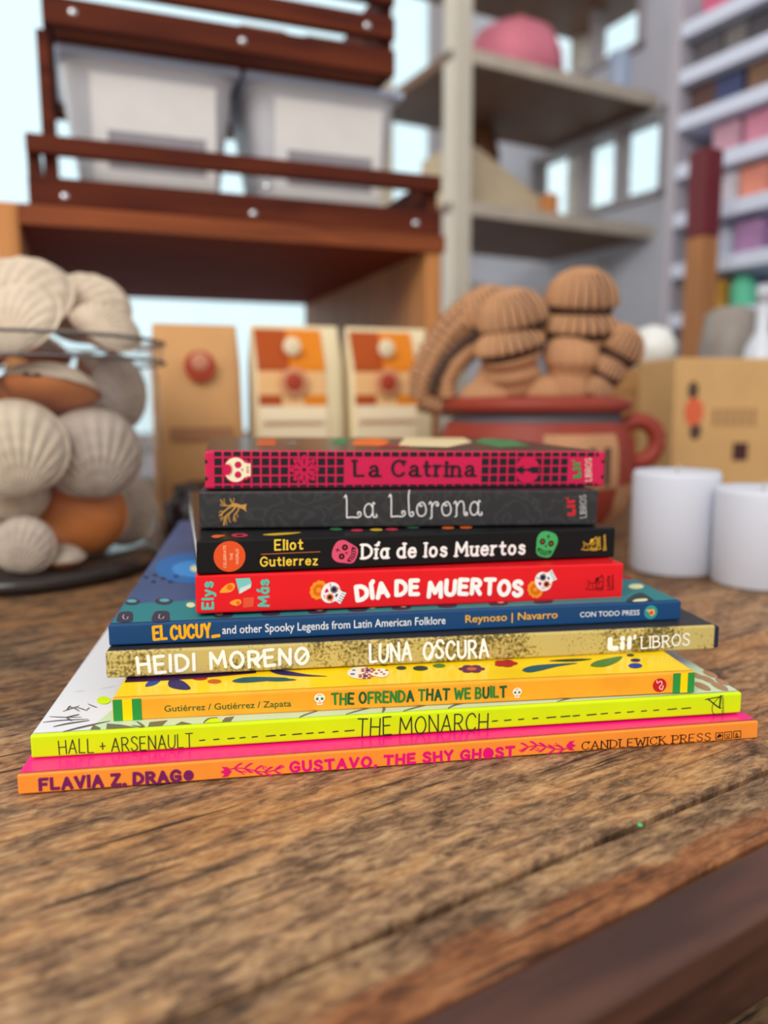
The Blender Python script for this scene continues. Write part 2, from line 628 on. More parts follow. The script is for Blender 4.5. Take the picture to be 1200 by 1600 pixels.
ragged_plank(0.1335, 0.1592, M_STRIP, 2.0, 0.0016, 0.0010)
ragged_plank(0.1624, 0.36, M_WORN, 3.0, 0.0010, 0.0008)
ragged_plank(0.3610, 0.56, M_WORN2, 4.0, 0.0008, 0.0008)
ragged_plank(0.5612, 0.78, M_WORN2, 5.0, 0.0008, 0.0008)
ragged_plank(0.7812, 1.02, M_WORN2, 6.0)
ragged_plank(1.0212, 1.30, M_WORN2, 7.0)
ragged_plank(1.3012, 1.488, M_WORN2, 8.0)
mb = MB()
mb.box((U0, 0.1125, -0.0135), (U1, 0.1338, -0.0004), 0.0036, 5)
e = mb.build('edging_board', M_EDGE, table)
e['label'] = 'dark stained smooth edging board'
mb = MB()
mb.box((U0 + 0.03, 0.130, -0.055), (U1 - 0.03, 0.148, -0.0182), 0.002)
mb.build('apron', M_EDGE, table)
mb = MB()
mb.box((U0, -0.16, -0.072), (U1, 0.150, -0.056), 0.003)
mb.build('lower_ledge', M_LOW, table)
for (a, b) in ((U0 + 0.06, 0.16), (U1 - 0.14, 0.16), (U0 + 0.06, 1.36), (U1 - 0.14, 1.36)):
    MB().box((a, b, -0.75), (a + 0.08, b + 0.08, -0.019), 0.004).build('leg', M_EDGE, table)

# ------------------------------------------------------------------ the nine books
M_PAGE = mat('page_paper', rgb(236, 228, 212), 0.8, 0.2, var=0.12, scale=1.0, stretch=(4, 4, 3500))
M_BOARDP = mat('board_pages', rgb(225, 228, 232), 0.7, 0.3, var=0.15, scale=1.0, stretch=(3, 3, 900))


def card(name, c, rough=0.38, **k):
    return mat(name, c, rough, 0.28, **k)


class Book:
    def __init__(self, geo, label, depth, cover_m, spine_m, board=False, tcov=0.0026, page_m=None, cat='book', spine_z=(0, None), bev=0.0009, over=0.003, back_m=None, spine_l=None):
        x, y, yaw, L, T, tw, z0 = geo
        T -= 0.00035
        self.L, self.T, self.D = L, T, depth
        slope = 2 * tw / L
        self.o = thing('board_book' if board else 'picture_book', label, cat, (x, y, z0 - tw + 0.0001), (0, -slope, yaw), 'children\'s books in the stack')
        self.mx = Matrix.LocRotScale(Vector((x, y, z0 - tw + 0.0001)), self.o.rotation_euler, None)
        self.inv = self.mx.inverted()
        rim = 0.0006 if board else over
        zt = T - tcov
        s1 = spine_l or L
        top = T if spine_z[1] is None else T - spine_z[1]
        self.sp = MB().box((0, 0, 0), (s1, 0.0032, top), bev, 3).build('spine', spine_m, self.o)
        self.fc = MB().box((0, 0.0007, zt), (L, depth, T), bev, 3).build('front_cover', cover_m, self.o)
        MB().box((0, 0.0012, 0), (L, depth, tcov), bev, 3).build('back_cover', back_m or cover_m, self.o)
        MB().box((rim, 0.0025, tcov), (L - rim, depth - rim, zt)).build('page_block', page_m or M_PAGE, self.o)

    def hit(self, px, py, axis, val):
        d = self.inv.to_3x3() @ ray(px, py)
        o = self.inv @ CAM_O
        t = (val - o[axis]) / d[axis]
        return o + d * t

    def s(self, px, py):
        """photo measurement -> spine coordinates"""
        p = self.hit(px, py, 1, 0.0)
        return (p.x, p.z)

    def c(self, px, py):
        """photo measurement -> cover coordinates"""
        p = self.hit(px, py, 2, self.T)
        return (min(max(p.x, 0.0012), self.L - 0.0012), min(max(0.0015, p.y), self.D - 0.0015))

    def px(self, n):
        """n photo pixels at this spine, in metres"""
        a, b = self.s(640, 900), self.s(641, 900)
        return n * (b[0] - a[0])

    def spine(self, lift=0.00012):
        return Print(lambda a, b, l: (a, -l, b), lift, self.sp)

    def cover(self, lift=0.00012):
        T = self.T
        return Print(lambda a, b, l: (a, b, T + l), lift, self.fc)


GEO = {
 'gustavo': (-0.1299, 0.2616, 0.16009, 0.2870, 0.0075, -0.00025, 0.0004),
 'monarch': (-0.1305, 0.2744, 0.14337, 0.2830, 0.0093, -0.00008, 0.0079),
 'ofrenda': (-0.1043, 0.2871, 0.11463, 0.2351, 0.0094, 0.00020, 0.0170),
 'luna': (-0.1133, 0.3074, 0.13928, 0.2661, 0.0114, -0.00031, 0.0264),
 'cucuy': (-0.1139, 0.3139, 0.15356, 0.2539, 0.0095, -0.00045, 0.0378),
 'red': (-0.0800, 0.3244, 0.18391, 0.1951, 0.0172, -0.00154, 0.0473),
 'black': (-0.0787, 0.3236, 0.25598, 0.1966, 0.0148, -0.00160, 0.0645),
 'llorona': (-0.0842, 0.3534, 0.13506, 0.1899, 0.0175, -0.00156, 0.0793),
 'catrina': (-0.0815, 0.3564, 0.19610, 0.1965, 0.0180, -0.00180, 0.0968),
}
def flourish(pr, b, x0, x1, y0, y1, mi=0, flip=False):
    """leafy vine with a tulip at its outer end, between two photo points"""
    A, B = Vector(b.s(x0, y0)), Vector(b.s(x1, y1))
    if flip:
        A, B = B, A
    ax = B - A
    L = ax.length
    ax.normalize()
    ay = Vector((-ax.y, ax.x))
    W = b.px(1)
    P = lambda t, q: tuple(A + ax * (t * L) + ay * q * W)
    pr.stroke([P(t / 12, 5 * math.sin(t / 12 * 6.6)) for t in range(1, 13)], W * 1.7, mi)
    for k in range(5):
        t = 0.2 + 0.16 * k
        cy = 5 * math.sin(t * 6.6)
        for sgn in (1, -1):
            pr.stroke([P(t, cy), P(t + 0.05, cy + sgn * 3.6), P(t + 0.10, cy + sgn * 6.6), P(t + 0.13, cy + sgn * 7.2)], W * 3.2, mi, taper=True)
    for k in (0.35, 0.68):
        cy = 5 * math.sin(k * 6.6)
        pr.stroke([P(k + 0.03 * math.cos(a * 0.7), cy + 7 * (1 if cy < 0 else -1) + 2.2 * math.sin(a * 0.7)) for a in range(8)], W * 1.3, mi)
    pr.poly([P(0.13, 4), P(0.10, 8), P(0.0, 9), P(0.05, 4), P(-0.02, 0.5), P(0.05, -3), P(0.0, -8), P(0.10, -7), P(0.13, -3), P(0.16, 0)], mi)


# --- Gustavo (bottom)
b = Book(GEO['gustavo'], 'thin pink book with an orange spine, bottom of the stack on the table', 0.25,
         card('pink_cover', rgb(240, 10, 128), 0.3, coat=0.1), card('orange_spine', rgb(247, 146, 52), 0.35, var=0.04, scale=60), spine_z=(0, 0.0), bev=0.0005)
p = b.spine()
p.text('FLAVIA Z. DRAGO', b.s(61, 1236), b.s(304, 1221), b.px(21), 0.24, square=True, gap=0.26, jit=0.05, seed=3, solid_o=True)
p.build('author_lettering', ink(120, 28, 92), b.o)
p = b.spine()
p.text('GUSTAVO, THE SHY GHOST', b.s(452, 1208.3), b.s(804, 1182.3), b.px(19.5), 0.23, square=True, gap=0.28, jit=0.06, seed=5, solid_o=False)
p.disc(b.s(762, 1175.8), b.px(8), 0, 14, b.px(9))
p.build('title_lettering', ink(232, 12, 120), b.o)
p = b.spine()
flourish(p, b, 346, 444, 1206.5, 1199)
flourish(p, b, 811, 898, 1171, 1164, flip=True)
p.build('vine_ornament', ink(228, 20, 112), b.o)
p = b.spine()
p.text('CANDLEWICK PRESS', b.s(908, 1172.5), b.s(1110, 1157.5), b.px(15.5), 0.13, SERIFS, contrast=0.45, serif=0.36, gap=0.30, square=True)
for k in range(3):
    x0, x1 = 1118 + k * 14, 1129 + k * 14
    y = 1150 - k * 1.3
    p.stroke([b.s(x0, y + 5), b.s(x1, y + 4.2), b.s(x1, y - 5.8), b.s(x0, y - 5), b.s(x0, y + 5)], b.px(1.1))
p.poly([b.s(1119, 1153), b.s(1126, 1151), b.s(1128, 1149), b.s(1124, 1146), b.s(1121, 1149)])
p.text('C', b.s(1140, 1152), b.s(1139.7, 1145), b.px(6), 0.2)
p.text('P', b.s(1154, 1151), b.s(1153.7, 1144), b.px(6), 0.2)
p.build('publisher_lettering', ink(48, 26, 22), b.o)

# --- The Monarch
M_MW = card('white_cover', rgb(232, 234, 240), 0.25, coat=0.3)
b = Book(GEO['monarch'], 'white picture book with a fluorescent yellow spine, second from the bottom of the stack', 0.2413,
         M_MW, card('yellow_spine', rgb(204, 236, 10), 0.4, var=0.03, scale=80))
GREY = ink(52, 50, 40)
p = b.spine()
p.text('HALL + ARSENAULT', b.s(92, 1179), b.s(302, 1168), b.px(23), 0.065, gap=0.36, jit=0.05, seed=8, space=0.35)
p.build('author_lettering', GREY, b.o)
p = b.spine()
p.text('THE MONARCH', b.s(558, 1151.5), b.s(762, 1142), b.px(31), 0.065, gap=0.34, jit=0.05, seed=4, space=0.35)
p.build('title_lettering', GREY, b.o)
p = b.spine()
rnd = random.Random(4)
x = 312
while x < 1078:
    if not 549 < x < 766:
        wdt = rnd.choice((8, 10, 14))
        f = lambda X: 1157 - (X - 312) * 0.0664
        p.stroke([b.s(x, f(x)), b.s(x + wdt, f(x + wdt) - 0.4)], b.px(1.8))
    x += rnd.choice((19, 22))
p.build('dashed_line', GREY, b.o)
p = b.spine()
p.stroke([b.s(1102, 1093), b.s(1112, 1091), b.s(1125, 1088.5)], b.px(1.6))
p.stroke([b.s(1126, 1087), b.s(1124, 1106)], b.px(2.6))
p.stroke(smooth_pts([b.s(1124, 1089), b.s(1114, 1100), b.s(1113, 1112), b.s(1120, 1118), b.s(1126, 1116)]), b.px(1.2))
p.stroke([b.s(1106, 1092), b.s(1121, 1104), b.s(1126, 1106)], b.px(2.2))
p.sans('Atheneum', b.s(1131.5, 1119), b.s(1130.5, 1086), b.px(6))
p.build('publisher_mark', GREY, b.o)
p = b.cover()
for pts, wd in (([(77, 1120), (100, 1121), (128, 1121)], 4), ([(67, 1129), (95, 1126), (138, 1124)], 5), ([(83, 1136), (106, 1131), (140, 1126)], 7),
                ([(98, 1144), (130, 1136), (172, 1127)], 8), ([(98, 1112), (110, 1108), (124, 1103)], 4), ([(104, 1121), (118, 1118), (124, 1117)], 6),
                ([(118, 1105), (128, 1108), (136, 1111)], 3), ([(137, 1100), (146, 1104), (152, 1106)], 3), ([(110, 1103), (104, 1110)], 3), ([(140, 1106), (135, 1110)], 2.5),
                ([(118, 1081), (126, 1080.5), (133, 1079.5)], 1), ([(156, 1077), (170, 1074.5), (181, 1072.5)], 1), ([(112, 1127), (104, 1122)], 4), ([(106, 1105), (116, 1107), (124, 1112)], 3)):
    p.stroke(smooth_pts([b.c(*q) for q in pts]), b.px(wd * 0.8), 0, taper=True)
p.build('grass_drawing', ink(98, 88, 84), b.o)
p = b.cover(0.0001)
p.poly([b.c(*q) for q in ((140, 1146), (150, 1130), (172, 1112), (190, 1100), (400, 1090), (820, 1060), (1080, 1036.5), (1100, 1045), (1157, 1079), (900, 1100), (600, 1118), (300, 1137))])
p.build('meadow_drawing', ink(196, 218, 180), b.o)
p = b.cover(0.0002)
for pts in (((141, 1141), (146, 1133), (157, 1138), (154, 1145)), ((165, 1142), (167, 1131), (190, 1133), (212, 1141), (190, 1144)), ((230, 1139), (234, 1129), (262, 1126), (252, 1139)),
            ((273, 1136), (284, 1128), (300, 1132), (288, 1137)), ((345, 1131), (352, 1122), (366, 1120), (360, 1131))):
    p.poly([b.c(*q) for q in pts])
for pts in (((468, 1125), (478, 1117), (500, 1110)), ((540, 1117), (560, 1111), (590, 1104)), ((598, 1116), (600, 1109), (598, 1102)), ((630, 1113), (650, 1106), (672, 1101)),
            ((700, 1108), (712, 1102), (735, 1098)), ((870, 1097), (905, 1088), (940, 1080)), ((206, 1134), (222, 1141), (214, 1128)), ((318, 1131), (326, 1124), (340, 1122))):
    p.stroke(smooth_pts([b.c(*q) for q in pts]), b.px(4.5), 0, taper=True)
p.build('leaf_drawing', ink(112, 108, 84), b.o)
p = b.cover(0.00025)
for q, rx in (((162, 1095), 11), ((333, 1131), 15)):
    p.poly([b.c(q[0] + rx * math.cos(a * 0.45), q[1] + rx * 0.55 * math.sin(a * 0.45)) for a in range(14)])
p.build('yellow_flower_drawing', ink(208, 236, 8), b.o)
p = b.cover(0.00025)
for q, r_ in (((1097, 1073), 10), ((1124, 1073), 10), ((1105, 1062), 9), ((1128, 1066), 8), ((1088, 1056), 9), ((1110, 1054), 9)):
    p.disc(b.c(*q), b.px(r_), 0, 12, b.px(r_ * 2.2))
p.build('red_flower_drawing', ink(170, 128, 96), b.o)

# --- The Ofrenda That We Built
b = Book(GEO['ofrenda'], 'yellow picture book with an orange spine banded green and yellow at both ends', 0.25,
         card('yellow_cover', rgb(246, 206, 6), 0.3, var=0.10, scale=40, coat=0.2), card('amber_spine', rgb(246, 166, 40), 0.4, var=0.08, scale=70))
YEL, GRN = ink(252, 214, 0), ink(46, 146, 62)
p = b.spine()
zz = b.T - 0.0002
for x0, x1, k in ((0.0004, 0.0039, 0), (0.0039, 0.0075, 1), (0.0075, 0.0110, 0)):
    p.poly([(x0, 0.0003), (x1, 0.0003), (x1, zz), (x0, zz)], k)
for x0, x1, k in ((0.2253, 0.2286, 0), (0.2286, 0.2317, 1), (0.2317, 0.2347, 0)):
    p.poly([(x0, 0.0003), (x1, 0.0003), (x1, zz), (x0, zz)], k)
p.build('spine_bands', [GRN, YEL], b.o)
p = b.spine()
p.sans('Gutiérrez / Gutiérrez / Zapata', b.s(257, 1112), b.s(455, 1103.5), b.px(10.5), 0.008)
p.build('author_lettering', ink(58, 104, 44), b.o)
p = b.spine()
p.text('THE OFRENDA THAT WE BUILT', b.s(518, 1102), b.s(791, 1089.5), b.px(20), 0.17, gap=0.30, jit=0.07, seed=6, nmat=2, square=True, space=0.4)
p.build('title_lettering', [ink(22, 88, 48), ink(40, 128, 52)], b.o)


def small_skull(b, c, r, name):
    p = b.spine(0.00018)
    W = b.px(r)
    P = lambda x, y: (c[0] + x * W, c[1] + y * W)
    p.disc(P(0, 0.25), W * 0.95, 0, 16, W * 0.85)
    p.poly([P(-0.55, -0.3), P(0.55, -0.3), P(0.45, -1.0), P(-0.45, -1.0)], 0)
    for q in (-0.42, 0.42):
        p.disc(P(q, 0.1), W * 0.30, 1, 10)
        p.disc(P(q, 0.1), W * 0.15, 2, 8)
    p.disc(P(0, -0.30), W * 0.13, 3, 6)
    p.stroke([P(-0.35, -0.6), P(0, -0.72), P(0.35, -0.6)], W * 0.14, 3)
    p.stroke([P(-0.3, 0.6), P(-0.05, 0.85)], W * 0.12, 3)
    p.stroke([P(0.3, 0.6), P(0.1, 0.85)], W * 0.12, 4)
    p.build(name, [ink(248, 240, 216), ink(120, 170, 160), ink(50, 40, 90), ink(206, 60, 50), ink(230, 140, 40)], b.o)


small_skull(b, b.s(499.5, 1092.5), 9, 'skull_emblem')
small_skull(b, b.s(808, 1082.5), 8, 'skull_emblem')
p = b.spine()
p.disc(b.s(1030.5, 1070.5), b.px(11.8), 0, 20)
p.build('round_stamp', ink(196, 26, 34), b.o)
p = b.spine(0.0002)
p.stroke(smooth_pts([b.s(1026, 1063), b.s(1027, 1067), b.s(1032, 1064), b.s(1034, 1068), b.s(1030, 1074), b.s(1034, 1077), b.s(1036, 1071)]), b.px(1.4))
p.build('stamp_script', ink(250, 220, 210), b.o)
p = b.cover()


def blob(pts, mi):
    p.poly(smooth_pts([b.c(*q) for q in pts] + [b.c(*pts[0])], True, 4)[:-1], mi)


def oval(x, y, rx, ry, mi):
    """ellipse as it is printed on the cover, from its photo extents"""
    p.poly([b.c(x + rx * math.cos(a * math.pi / 7), y + ry * math.sin(a * math.pi / 7)) for a in range(14)], mi)


blob(((227, 1073), (234, 1064), (252, 1061), (243, 1070)), 0)
blob(((264, 1073), (266, 1062), (285, 1064), (298, 1076), (284, 1078)), 1)
oval(335, 1065, 11, 3.4, 2)
oval(312, 1060, 12, 3.2, 3)
blob(((363, 1064), (380, 1059), (410, 1058), (450, 1060), (400, 1066), (372, 1067)), 4)
blob(((420, 1047), (445, 1048), (480, 1054), (512, 1057), (470, 1057), (435, 1054)), 1)
blob(((400, 1062), (430, 1059), (464, 1062.5), (430, 1065)), 4)
oval(627, 1044, 8, 3, 5)
oval(657, 1044.5, 12, 3.8, 5)
oval(686, 1040.5, 10, 3.2, 7)
oval(600, 1039, 6, 2, 7)
for a in range(6):
    oval(737 + 13 * math.cos(a * 1.047), 1045.5 + 4 * math.sin(a * 1.047), 8, 2.6, 6)
oval(737, 1045.5, 8, 2.6, 2)
for a in range(5):
    oval(790 + 10 * math.cos(a * 1.257), 1037 + 3 * math.sin(a * 1.257), 9, 3, 3)
blob(((816, 1047), (830, 1041), (860, 1038), (903, 1036.5), (870, 1042), (845, 1048), (826, 1051)), 4)
blob(((857, 1033), (890, 1030), (925, 1030), (895, 1034)), 5)
blob(((923, 1041), (930, 1034), (950, 1029), (972, 1026), (965, 1034), (945, 1042)), 7)
oval(992.6, 1040.6, 11, 4, 0)
oval(993, 1032, 8, 2.6, 1)
oval(985, 1024, 6, 2, 5)
p.build('flower_drawing', [ink(36, 60, 150), ink(40, 30, 92), ink(196, 90, 30), ink(170, 30, 40), ink(16, 82, 96), ink(34, 54, 46), ink(96, 24, 72), ink(74, 122, 48)], b.o)
p = b.cover(0.0002)
oval(565, 1052, 23, 9.5, 0)
oval(595, 1052, 13, 7, 0)
for x, y in ((571, 1057), (575, 1048)):
    for a in range(7):
        oval(x + 9 * math.cos(a * 0.9), y + 3.2 * math.sin(a * 0.9), 3.2, 1.3, 1)
    oval(x, y, 4.5, 1.8, 2)
oval(588, 1053, 3, 1.3, 1)
for k in range(4):
    oval(592 + 4 * k, 1048 + 3 * (k % 3), 2.4, 1.2, 1)
oval(551, 1054, 4, 1.5, 3)
oval(553, 1048, 3, 1.2, 3)
p.build('sugar_skull_drawing', [ink(238, 228, 206), ink(170, 40, 52), ink(44, 40, 92), ink(60, 110, 170)], b.o)
p = b.cover(0.0002)
p.poly([b.c(*q) for q in ((186, 1067), (190, 1058), (260, 1054), (400, 1044), (400, 1052), (300, 1061), (232, 1065))])
p.build('dark_banner_drawing', ink(50, 16, 62), b.o)

# --- Luna Oscura
gold = bpy.data.materials.new('mottled_gold_spine')
gold.use_nodes = True
n, l = gold.node_tree.nodes, gold.node_tree.links
q = n['Principled BSDF']
t = n.new('ShaderNodeTexCoord')
x1 = n.new('ShaderNodeTexNoise')
x1.inputs['Scale'].default_value = 700
x1.inputs['Detail'].default_value = 3
x2 = n.new('ShaderNodeTexNoise')
x2.inputs['Scale'].default_value = 45
ad = n.new('ShaderNodeMath')
ad.operation = 'ADD'
rp = n.new('ShaderNodeValToRGB')
rp.color_ramp.elements[0].position, rp.color_ramp.elements[0].color = 0.80, rgb(92, 82, 36)
rp.color_ramp.elements[1].position, rp.color_ramp.elements[1].color = 1.14, rgb(196, 176, 104)
e = rp.color_ramp.elements.new(0.95)
e.color = rgb(172, 150, 78)
l.new(t.outputs['Object'], x1.inputs['Vector'])
l.new(t.outputs['Object'], x2.inputs['Vector'])
l.new(x1.outputs['Fac'], ad.inputs[0])
l.new(x2.outputs['Fac'], ad.inputs[1])
l.new(ad.outputs[0], rp.inputs[0])
l.new(rp.outputs[0], q.inputs['Base Color'])
q.inputs['Roughness'].default_value = 0.5
M_NAVY = card('charcoal_cover', rgb(46, 46, 52), 0.45)
b = Book(GEO['luna'], 'hardcover book with a mottled gold spine, white brush lettering and charcoal cover', 0.235, M_NAVY, gold, spine_l=0.2655, spine_z=(0, 0.0))
MB().box((0.2655, 0.0006, 0.0004), (0.2678, 0.004, b.T - 0.0006), 0.0006).build('spine_end_fold', ink(38, 42, 62), b.o)
p = b.spine()
p.text('HEIDI MORENO', b.s(214, 1054.5), b.s(484, 1038), b.px(29.5), 0.17, gap=0.34, jit=0.07, seed=2, space=0.6)
p.stroke([b.s(399, 1037), b.s(412, 1022)], b.px(4))
p.stroke([b.s(467, 1033), b.s(478, 1020)], b.px(4))
p.build('author_lettering', ink(246, 244, 240), b.o)
p = b.spine()
p.text('LUNA OSCURA', b.s(577, 1036), b.s(763, 1027), b.px(32), 0.13, gap=0.30, jit=0.08, seed=12, space=0.75)
p.stroke([b.s(669, 1028), b.s(682, 1007)], b.px(3.5))
p.build('title_lettering', ink(246, 244, 240), b.o)


def lil(p, b, x0, y0, x1, y1, cap, mi=0):
    """fat 'Lil'' followed by its apostrophe along a baseline"""
    A, B = Vector(b.s(x0, y0)), Vector(b.s(x1, y1))
    ax = B - A
    L = ax.length
    ax.normalize()
    ay = Vector((-ax.y, ax.x))
    H = b.px(cap)
    P = lambda t, q: tuple(A + ax * t * L + ay * q * H)
    w_ = H * 0.34
    p.stroke([P(0.14, 0.80), P(0.14, 0.22), P(0.30, 0.18), P(0.36, 0.20)], w_, mi)
    p.stroke([P(0.55, 0.50), P(0.55, 0.19)], w_ * 0.95, mi)
    p.disc(P(0.55, 0.82), w_ * 0.52, mi, 12)
    p.stroke([P(0.78, 0.82), P(0.78, 0.19)], w_ * 0.9, mi)
    p.stroke([P(0.97, 0.98), P(0.94, 0.78)], w_ * 0.5, mi)


p = b.spine()
lil(p, b, 946, 1018, 993, 1015.5, 25)
p.build('publisher_mark', ink(246, 244, 240), b.o)
p = b.spine()
p.text('LIBROS', b.s(1001, 1014), b.s(1077, 1008.5), b.px(21.5), 0.11, SERIFS, serif=0.26, gap=0.30, jit=0.04)
p.build('publisher_lettering', ink(246, 244, 240), b.o)

# --- El Cucuy
b = Book(GEO['cucuy'], 'navy blue picture book with yellow and white spine lettering under the red book', 0.291,
         card('navy_cover', rgb(62, 82, 124), 0.42, var=0.08, scale=30), card('blue_spine', rgb(20, 68, 116), 0.4, var=0.03, scale=50))
p = b.spine()
p.text('EL CUCUY...', b.s(239.5, 1001.5), b.s(343, 995.5), b.px(23), 0.18, gap=0.30, jit=0.05, seed=5, square=True, space=0.3)
p.build('title_lettering', ink(246, 176, 20), b.o)
p = b.spine()
p.sans('and other Spooky Legends from Latin American Folklore', b.s(347.5, 990.5), b.s(696, 974.8), b.px(13.2), 0.004)
p.build('subtitle_lettering', ink(238, 242, 246), b.o)
p = b.spine()
p.sans('Reynoso | Navarro', b.s(727, 972.8), b.s(871, 965.5), b.px(12.5), 0.014)
p.build('author_lettering', ink(232, 172, 54), b.o)
p = b.spine()
p.sans('CON TODO PRESS', b.s(906, 964.3), b.s(999, 960.6), b.px(8.8), 0.010)
p.build('publisher_lettering', ink(226, 232, 240), b.o)
p = b.spine()
p.disc(b.s(1016.7, 956.5), b.px(11.6), 0, 22)
p.poly([b.s(1009, 953), b.s(1022, 951.5), b.s(1023, 959), b.s(1017, 963), b.s(1014, 957)], 1)
p.disc(b.s(1017.5, 957.5), b.px(3), 2)
p.build('round_emblem', [ink(52, 150, 146), ink(244, 168, 80), ink(206, 60, 40)], b.o)
p = b.cover(0.0001)
p.poly([(0.0012, 0.002), (b.L - 0.0012, 0.002), (b.L - 0.0012, 0.052), (0.0012, 0.0335)], 0)
oval(300, 888, 58, 24, 1)
oval(304, 889, 36, 13, 2)
p.build('street_drawing', [ink(44, 124, 130), ink(44, 104, 168), ink(64, 140, 206)], b.o)
p = b.cover(0.0002)
blob(((183, 972), (186, 959), (195, 956), (206, 957), (208, 965), (205, 972)), 0)
blob(((238, 971.5), (241, 958), (250, 955), (263, 956), (265, 964), (263, 971)), 0)
oval(206, 940.5, 13, 5.5, 0)
oval(256, 940, 14, 5.5, 0)
oval(206, 939.5, 8, 2.6, 1)
oval(257, 938.5, 8, 2.6, 1)
for x in (497, 628, 780, 424, 560, 700, 850, 350):
    q_ = 965 - (x - 310) * 0.044
    blob(((x - 14, q_ + 2), (x - 12, q_ - 7), (x + 10, q_ - 8), (x + 12, q_ + 1)), 0)
for x in (497, 628, 780, 340, 580):
    q_ = 964 - (x - 310) * 0.044
    oval(x + 2, q_ - 3, 7, 2.6, 2)
blob(((984, 944), (990, 930), (1003, 927), (1016, 934), (1022, 941)), 3)
blob(((992, 942), (994, 937), (1010, 936), (1012, 941)), 2)
oval(994, 917, 12, 4, 2)
oval(298, 946, 7, 4, 2)
oval(305, 889, 8, 5, 2)
p.build('window_drawing', [ink(58, 50, 70), ink(92, 164, 172), ink(222, 218, 168), ink(42, 62, 66)], b.o)
p = b.cover(0.00022)
for x, y in ((228, 902), (240, 909), (255, 904), (266, 909), (275, 901), (242, 899)):
    oval(x, y, 4, 2, 0)
for x, y in ((196, 964.5), (252, 964)):
    p.stroke([b.c(x + 4 * math.cos(a), y + 4 * math.sin(a)) for a in [k * 0.7 for k in range(7)]], b.px(1.1), 1)
p.build('line_drawing', [ink(34, 54, 84), ink(196, 196, 200)], b.o)
p = b.cover(0.00022)
oval(986, 893, 14, 7, 0)
oval(984, 902, 12, 4, 1)
p.build('yellow_red_drawing', [ink(222, 176, 30), ink(170, 40, 40)], b.o)


# --- red board book
def dog(p, b, x, y, sc, mi=0, solid=True):
    """little pointy-eared animal mark seen side on"""
    P = lambda a, c: b.s(x + a * sc, y + c * sc)
    w_ = b.px(1.5 * sc)
    p.stroke([P(-15, 10), P(-9, 4), P(-12, -5), P(-5, 1), P(3, -1), P(3, 8), P(-4, 11), P(-15, 10)], w_, mi)
    p.stroke(smooth_pts([P(1, 0), P(3, -8), P(9, -9), P(12, -13), P(14, -4), P(13, 10)]), w_, mi)
    p.stroke([P(2, 11), P(13, 11)], w_, mi)
    p.stroke([P(4, 8), P(12, 7.4)], w_, mi)
    p.stroke(smooth_pts([P(8, 2), P(6, 0), P(8, -3), P(11, -2)]), w_, mi)
    p.poly([P(1, -2), P(3, -8), P(8, -9), P(5, -3)], mi)
    p.disc(P(-3, 5), w_ * 0.8, mi, 8)


def catrina_skull(b, cx, cy, r, rot, name, left):
    """white sugar skull turned on its side with a marigold crown"""
    p = b.spine(0.00016)
    c = Vector(b.s(cx, cy))
    W = b.px(r)
    ca, sa = math.cos(rot), math.sin(rot)
    P = lambda x, y: (c.x + (x * ca - y * sa) * W, c.y + (x * sa + y * ca) * W)
    for ring, n_, rr in ((0.62, 11, 0.24), (0.34, 7, 0.22)):
        for k in range(n_):
            a = 2 * math.pi * k / n_
            p.disc(P(-0.25 + ring * math.cos(a), 1.15 + ring * math.sin(a) * 0.8), W * rr, 1 if ring > 0.5 else 2, 8)
    p.disc(P(-0.25, 1.15), W * 0.22, 1, 8)
    p.disc(P(0, 0.15), W * 0.92, 0, 20, W * 0.78, rot)
    p.poly([P(-0.55, -0.2), P(0.55, -0.2), P(0.50, -0.85), P(-0.42, -0.85)], 0)
    for k in range(5):
        x = -0.40 + 0.22 * k
        p.poly([P(x - 0.09, -0.8), P(x + 0.08, -0.8), P(x + 0.08, -1.05), P(x - 0.09, -1.05)], 0)
        p.stroke([P(x + 0.1, -0.72), P(x + 0.1, -1.02)], W * 0.06, 3)
    for x, mi in ((-0.38, 2), (0.36, 4)):
        for k in range(8):
            a = k * math.pi / 4
            p.disc(P(x + 0.22 * math.cos(a), 0.02 + 0.22 * math.sin(a)), W * 0.12, mi, 6)
        p.disc(P(x, 0.02), W * 0.19, 3, 10)
    p.disc(P(-0.05, -0.40), W * 0.09, 3, 6)
    p.disc(P(0.07, -0.40), W * 0.09, 3, 6)
    p.disc(P(-0.09, 0.55), W * 0.11, 5, 8)
    p.disc(P(0.07, 0.55), W * 0.11, 5, 8)
    p.poly([P(-0.2, 0.53), P(0.18, 0.53), P(0, 0.33)], 5)
    for x in (-0.6, 0.6):
        p.disc(P(x, -0.25), W * 0.10, 1, 6)
        for k in range(3):
            p.disc(P(x * 0.9 + 0.08 * k - 0.06, 0.42 + 0.05 * k), W * 0.05, 5, 6)
    p.build(name, [ink(240, 238, 240), ink(240, 150, 34), ink(224, 104, 20), ink(28, 26, 48), ink(104, 98, 116), ink(206, 24, 60)], b.o)


b = Book(GEO['red'], 'red board book with white wavy title lettering and two sugar skulls on its spine', 0.19,
         card('red_cover', rgb(226, 24, 34), 0.3, coat=0.2), card('red_spine', rgb(228, 22, 32), 0.34, var=0.03, scale=60), board=True, tcov=0.0016, page_m=M_BOARDP)
W_ = ink(250, 246, 244)
p = b.spine()
p.text('DÍA', b.s(556, 941.5), b.s(609, 933.5), b.px(28), 0.25, gap=0.16, jit=0.05, seed=3)
p.text('DE', b.s(617, 933), b.s(656, 930.5), b.px(28), 0.24, gap=0.20, jit=0.04, seed=4)
p.text('MUERTOS', b.s(667, 936.5), b.s(816, 934.5), b.px(29), 0.24, gap=0.22, jit=0.05, seed=9, arc=0.16)
p.build('title_lettering', W_, b.o)
p = b.spine()
p.text('Elys', b.s(334.5, 952), b.s(334, 908.5), b.px(18), 0.2, gap=0.28)
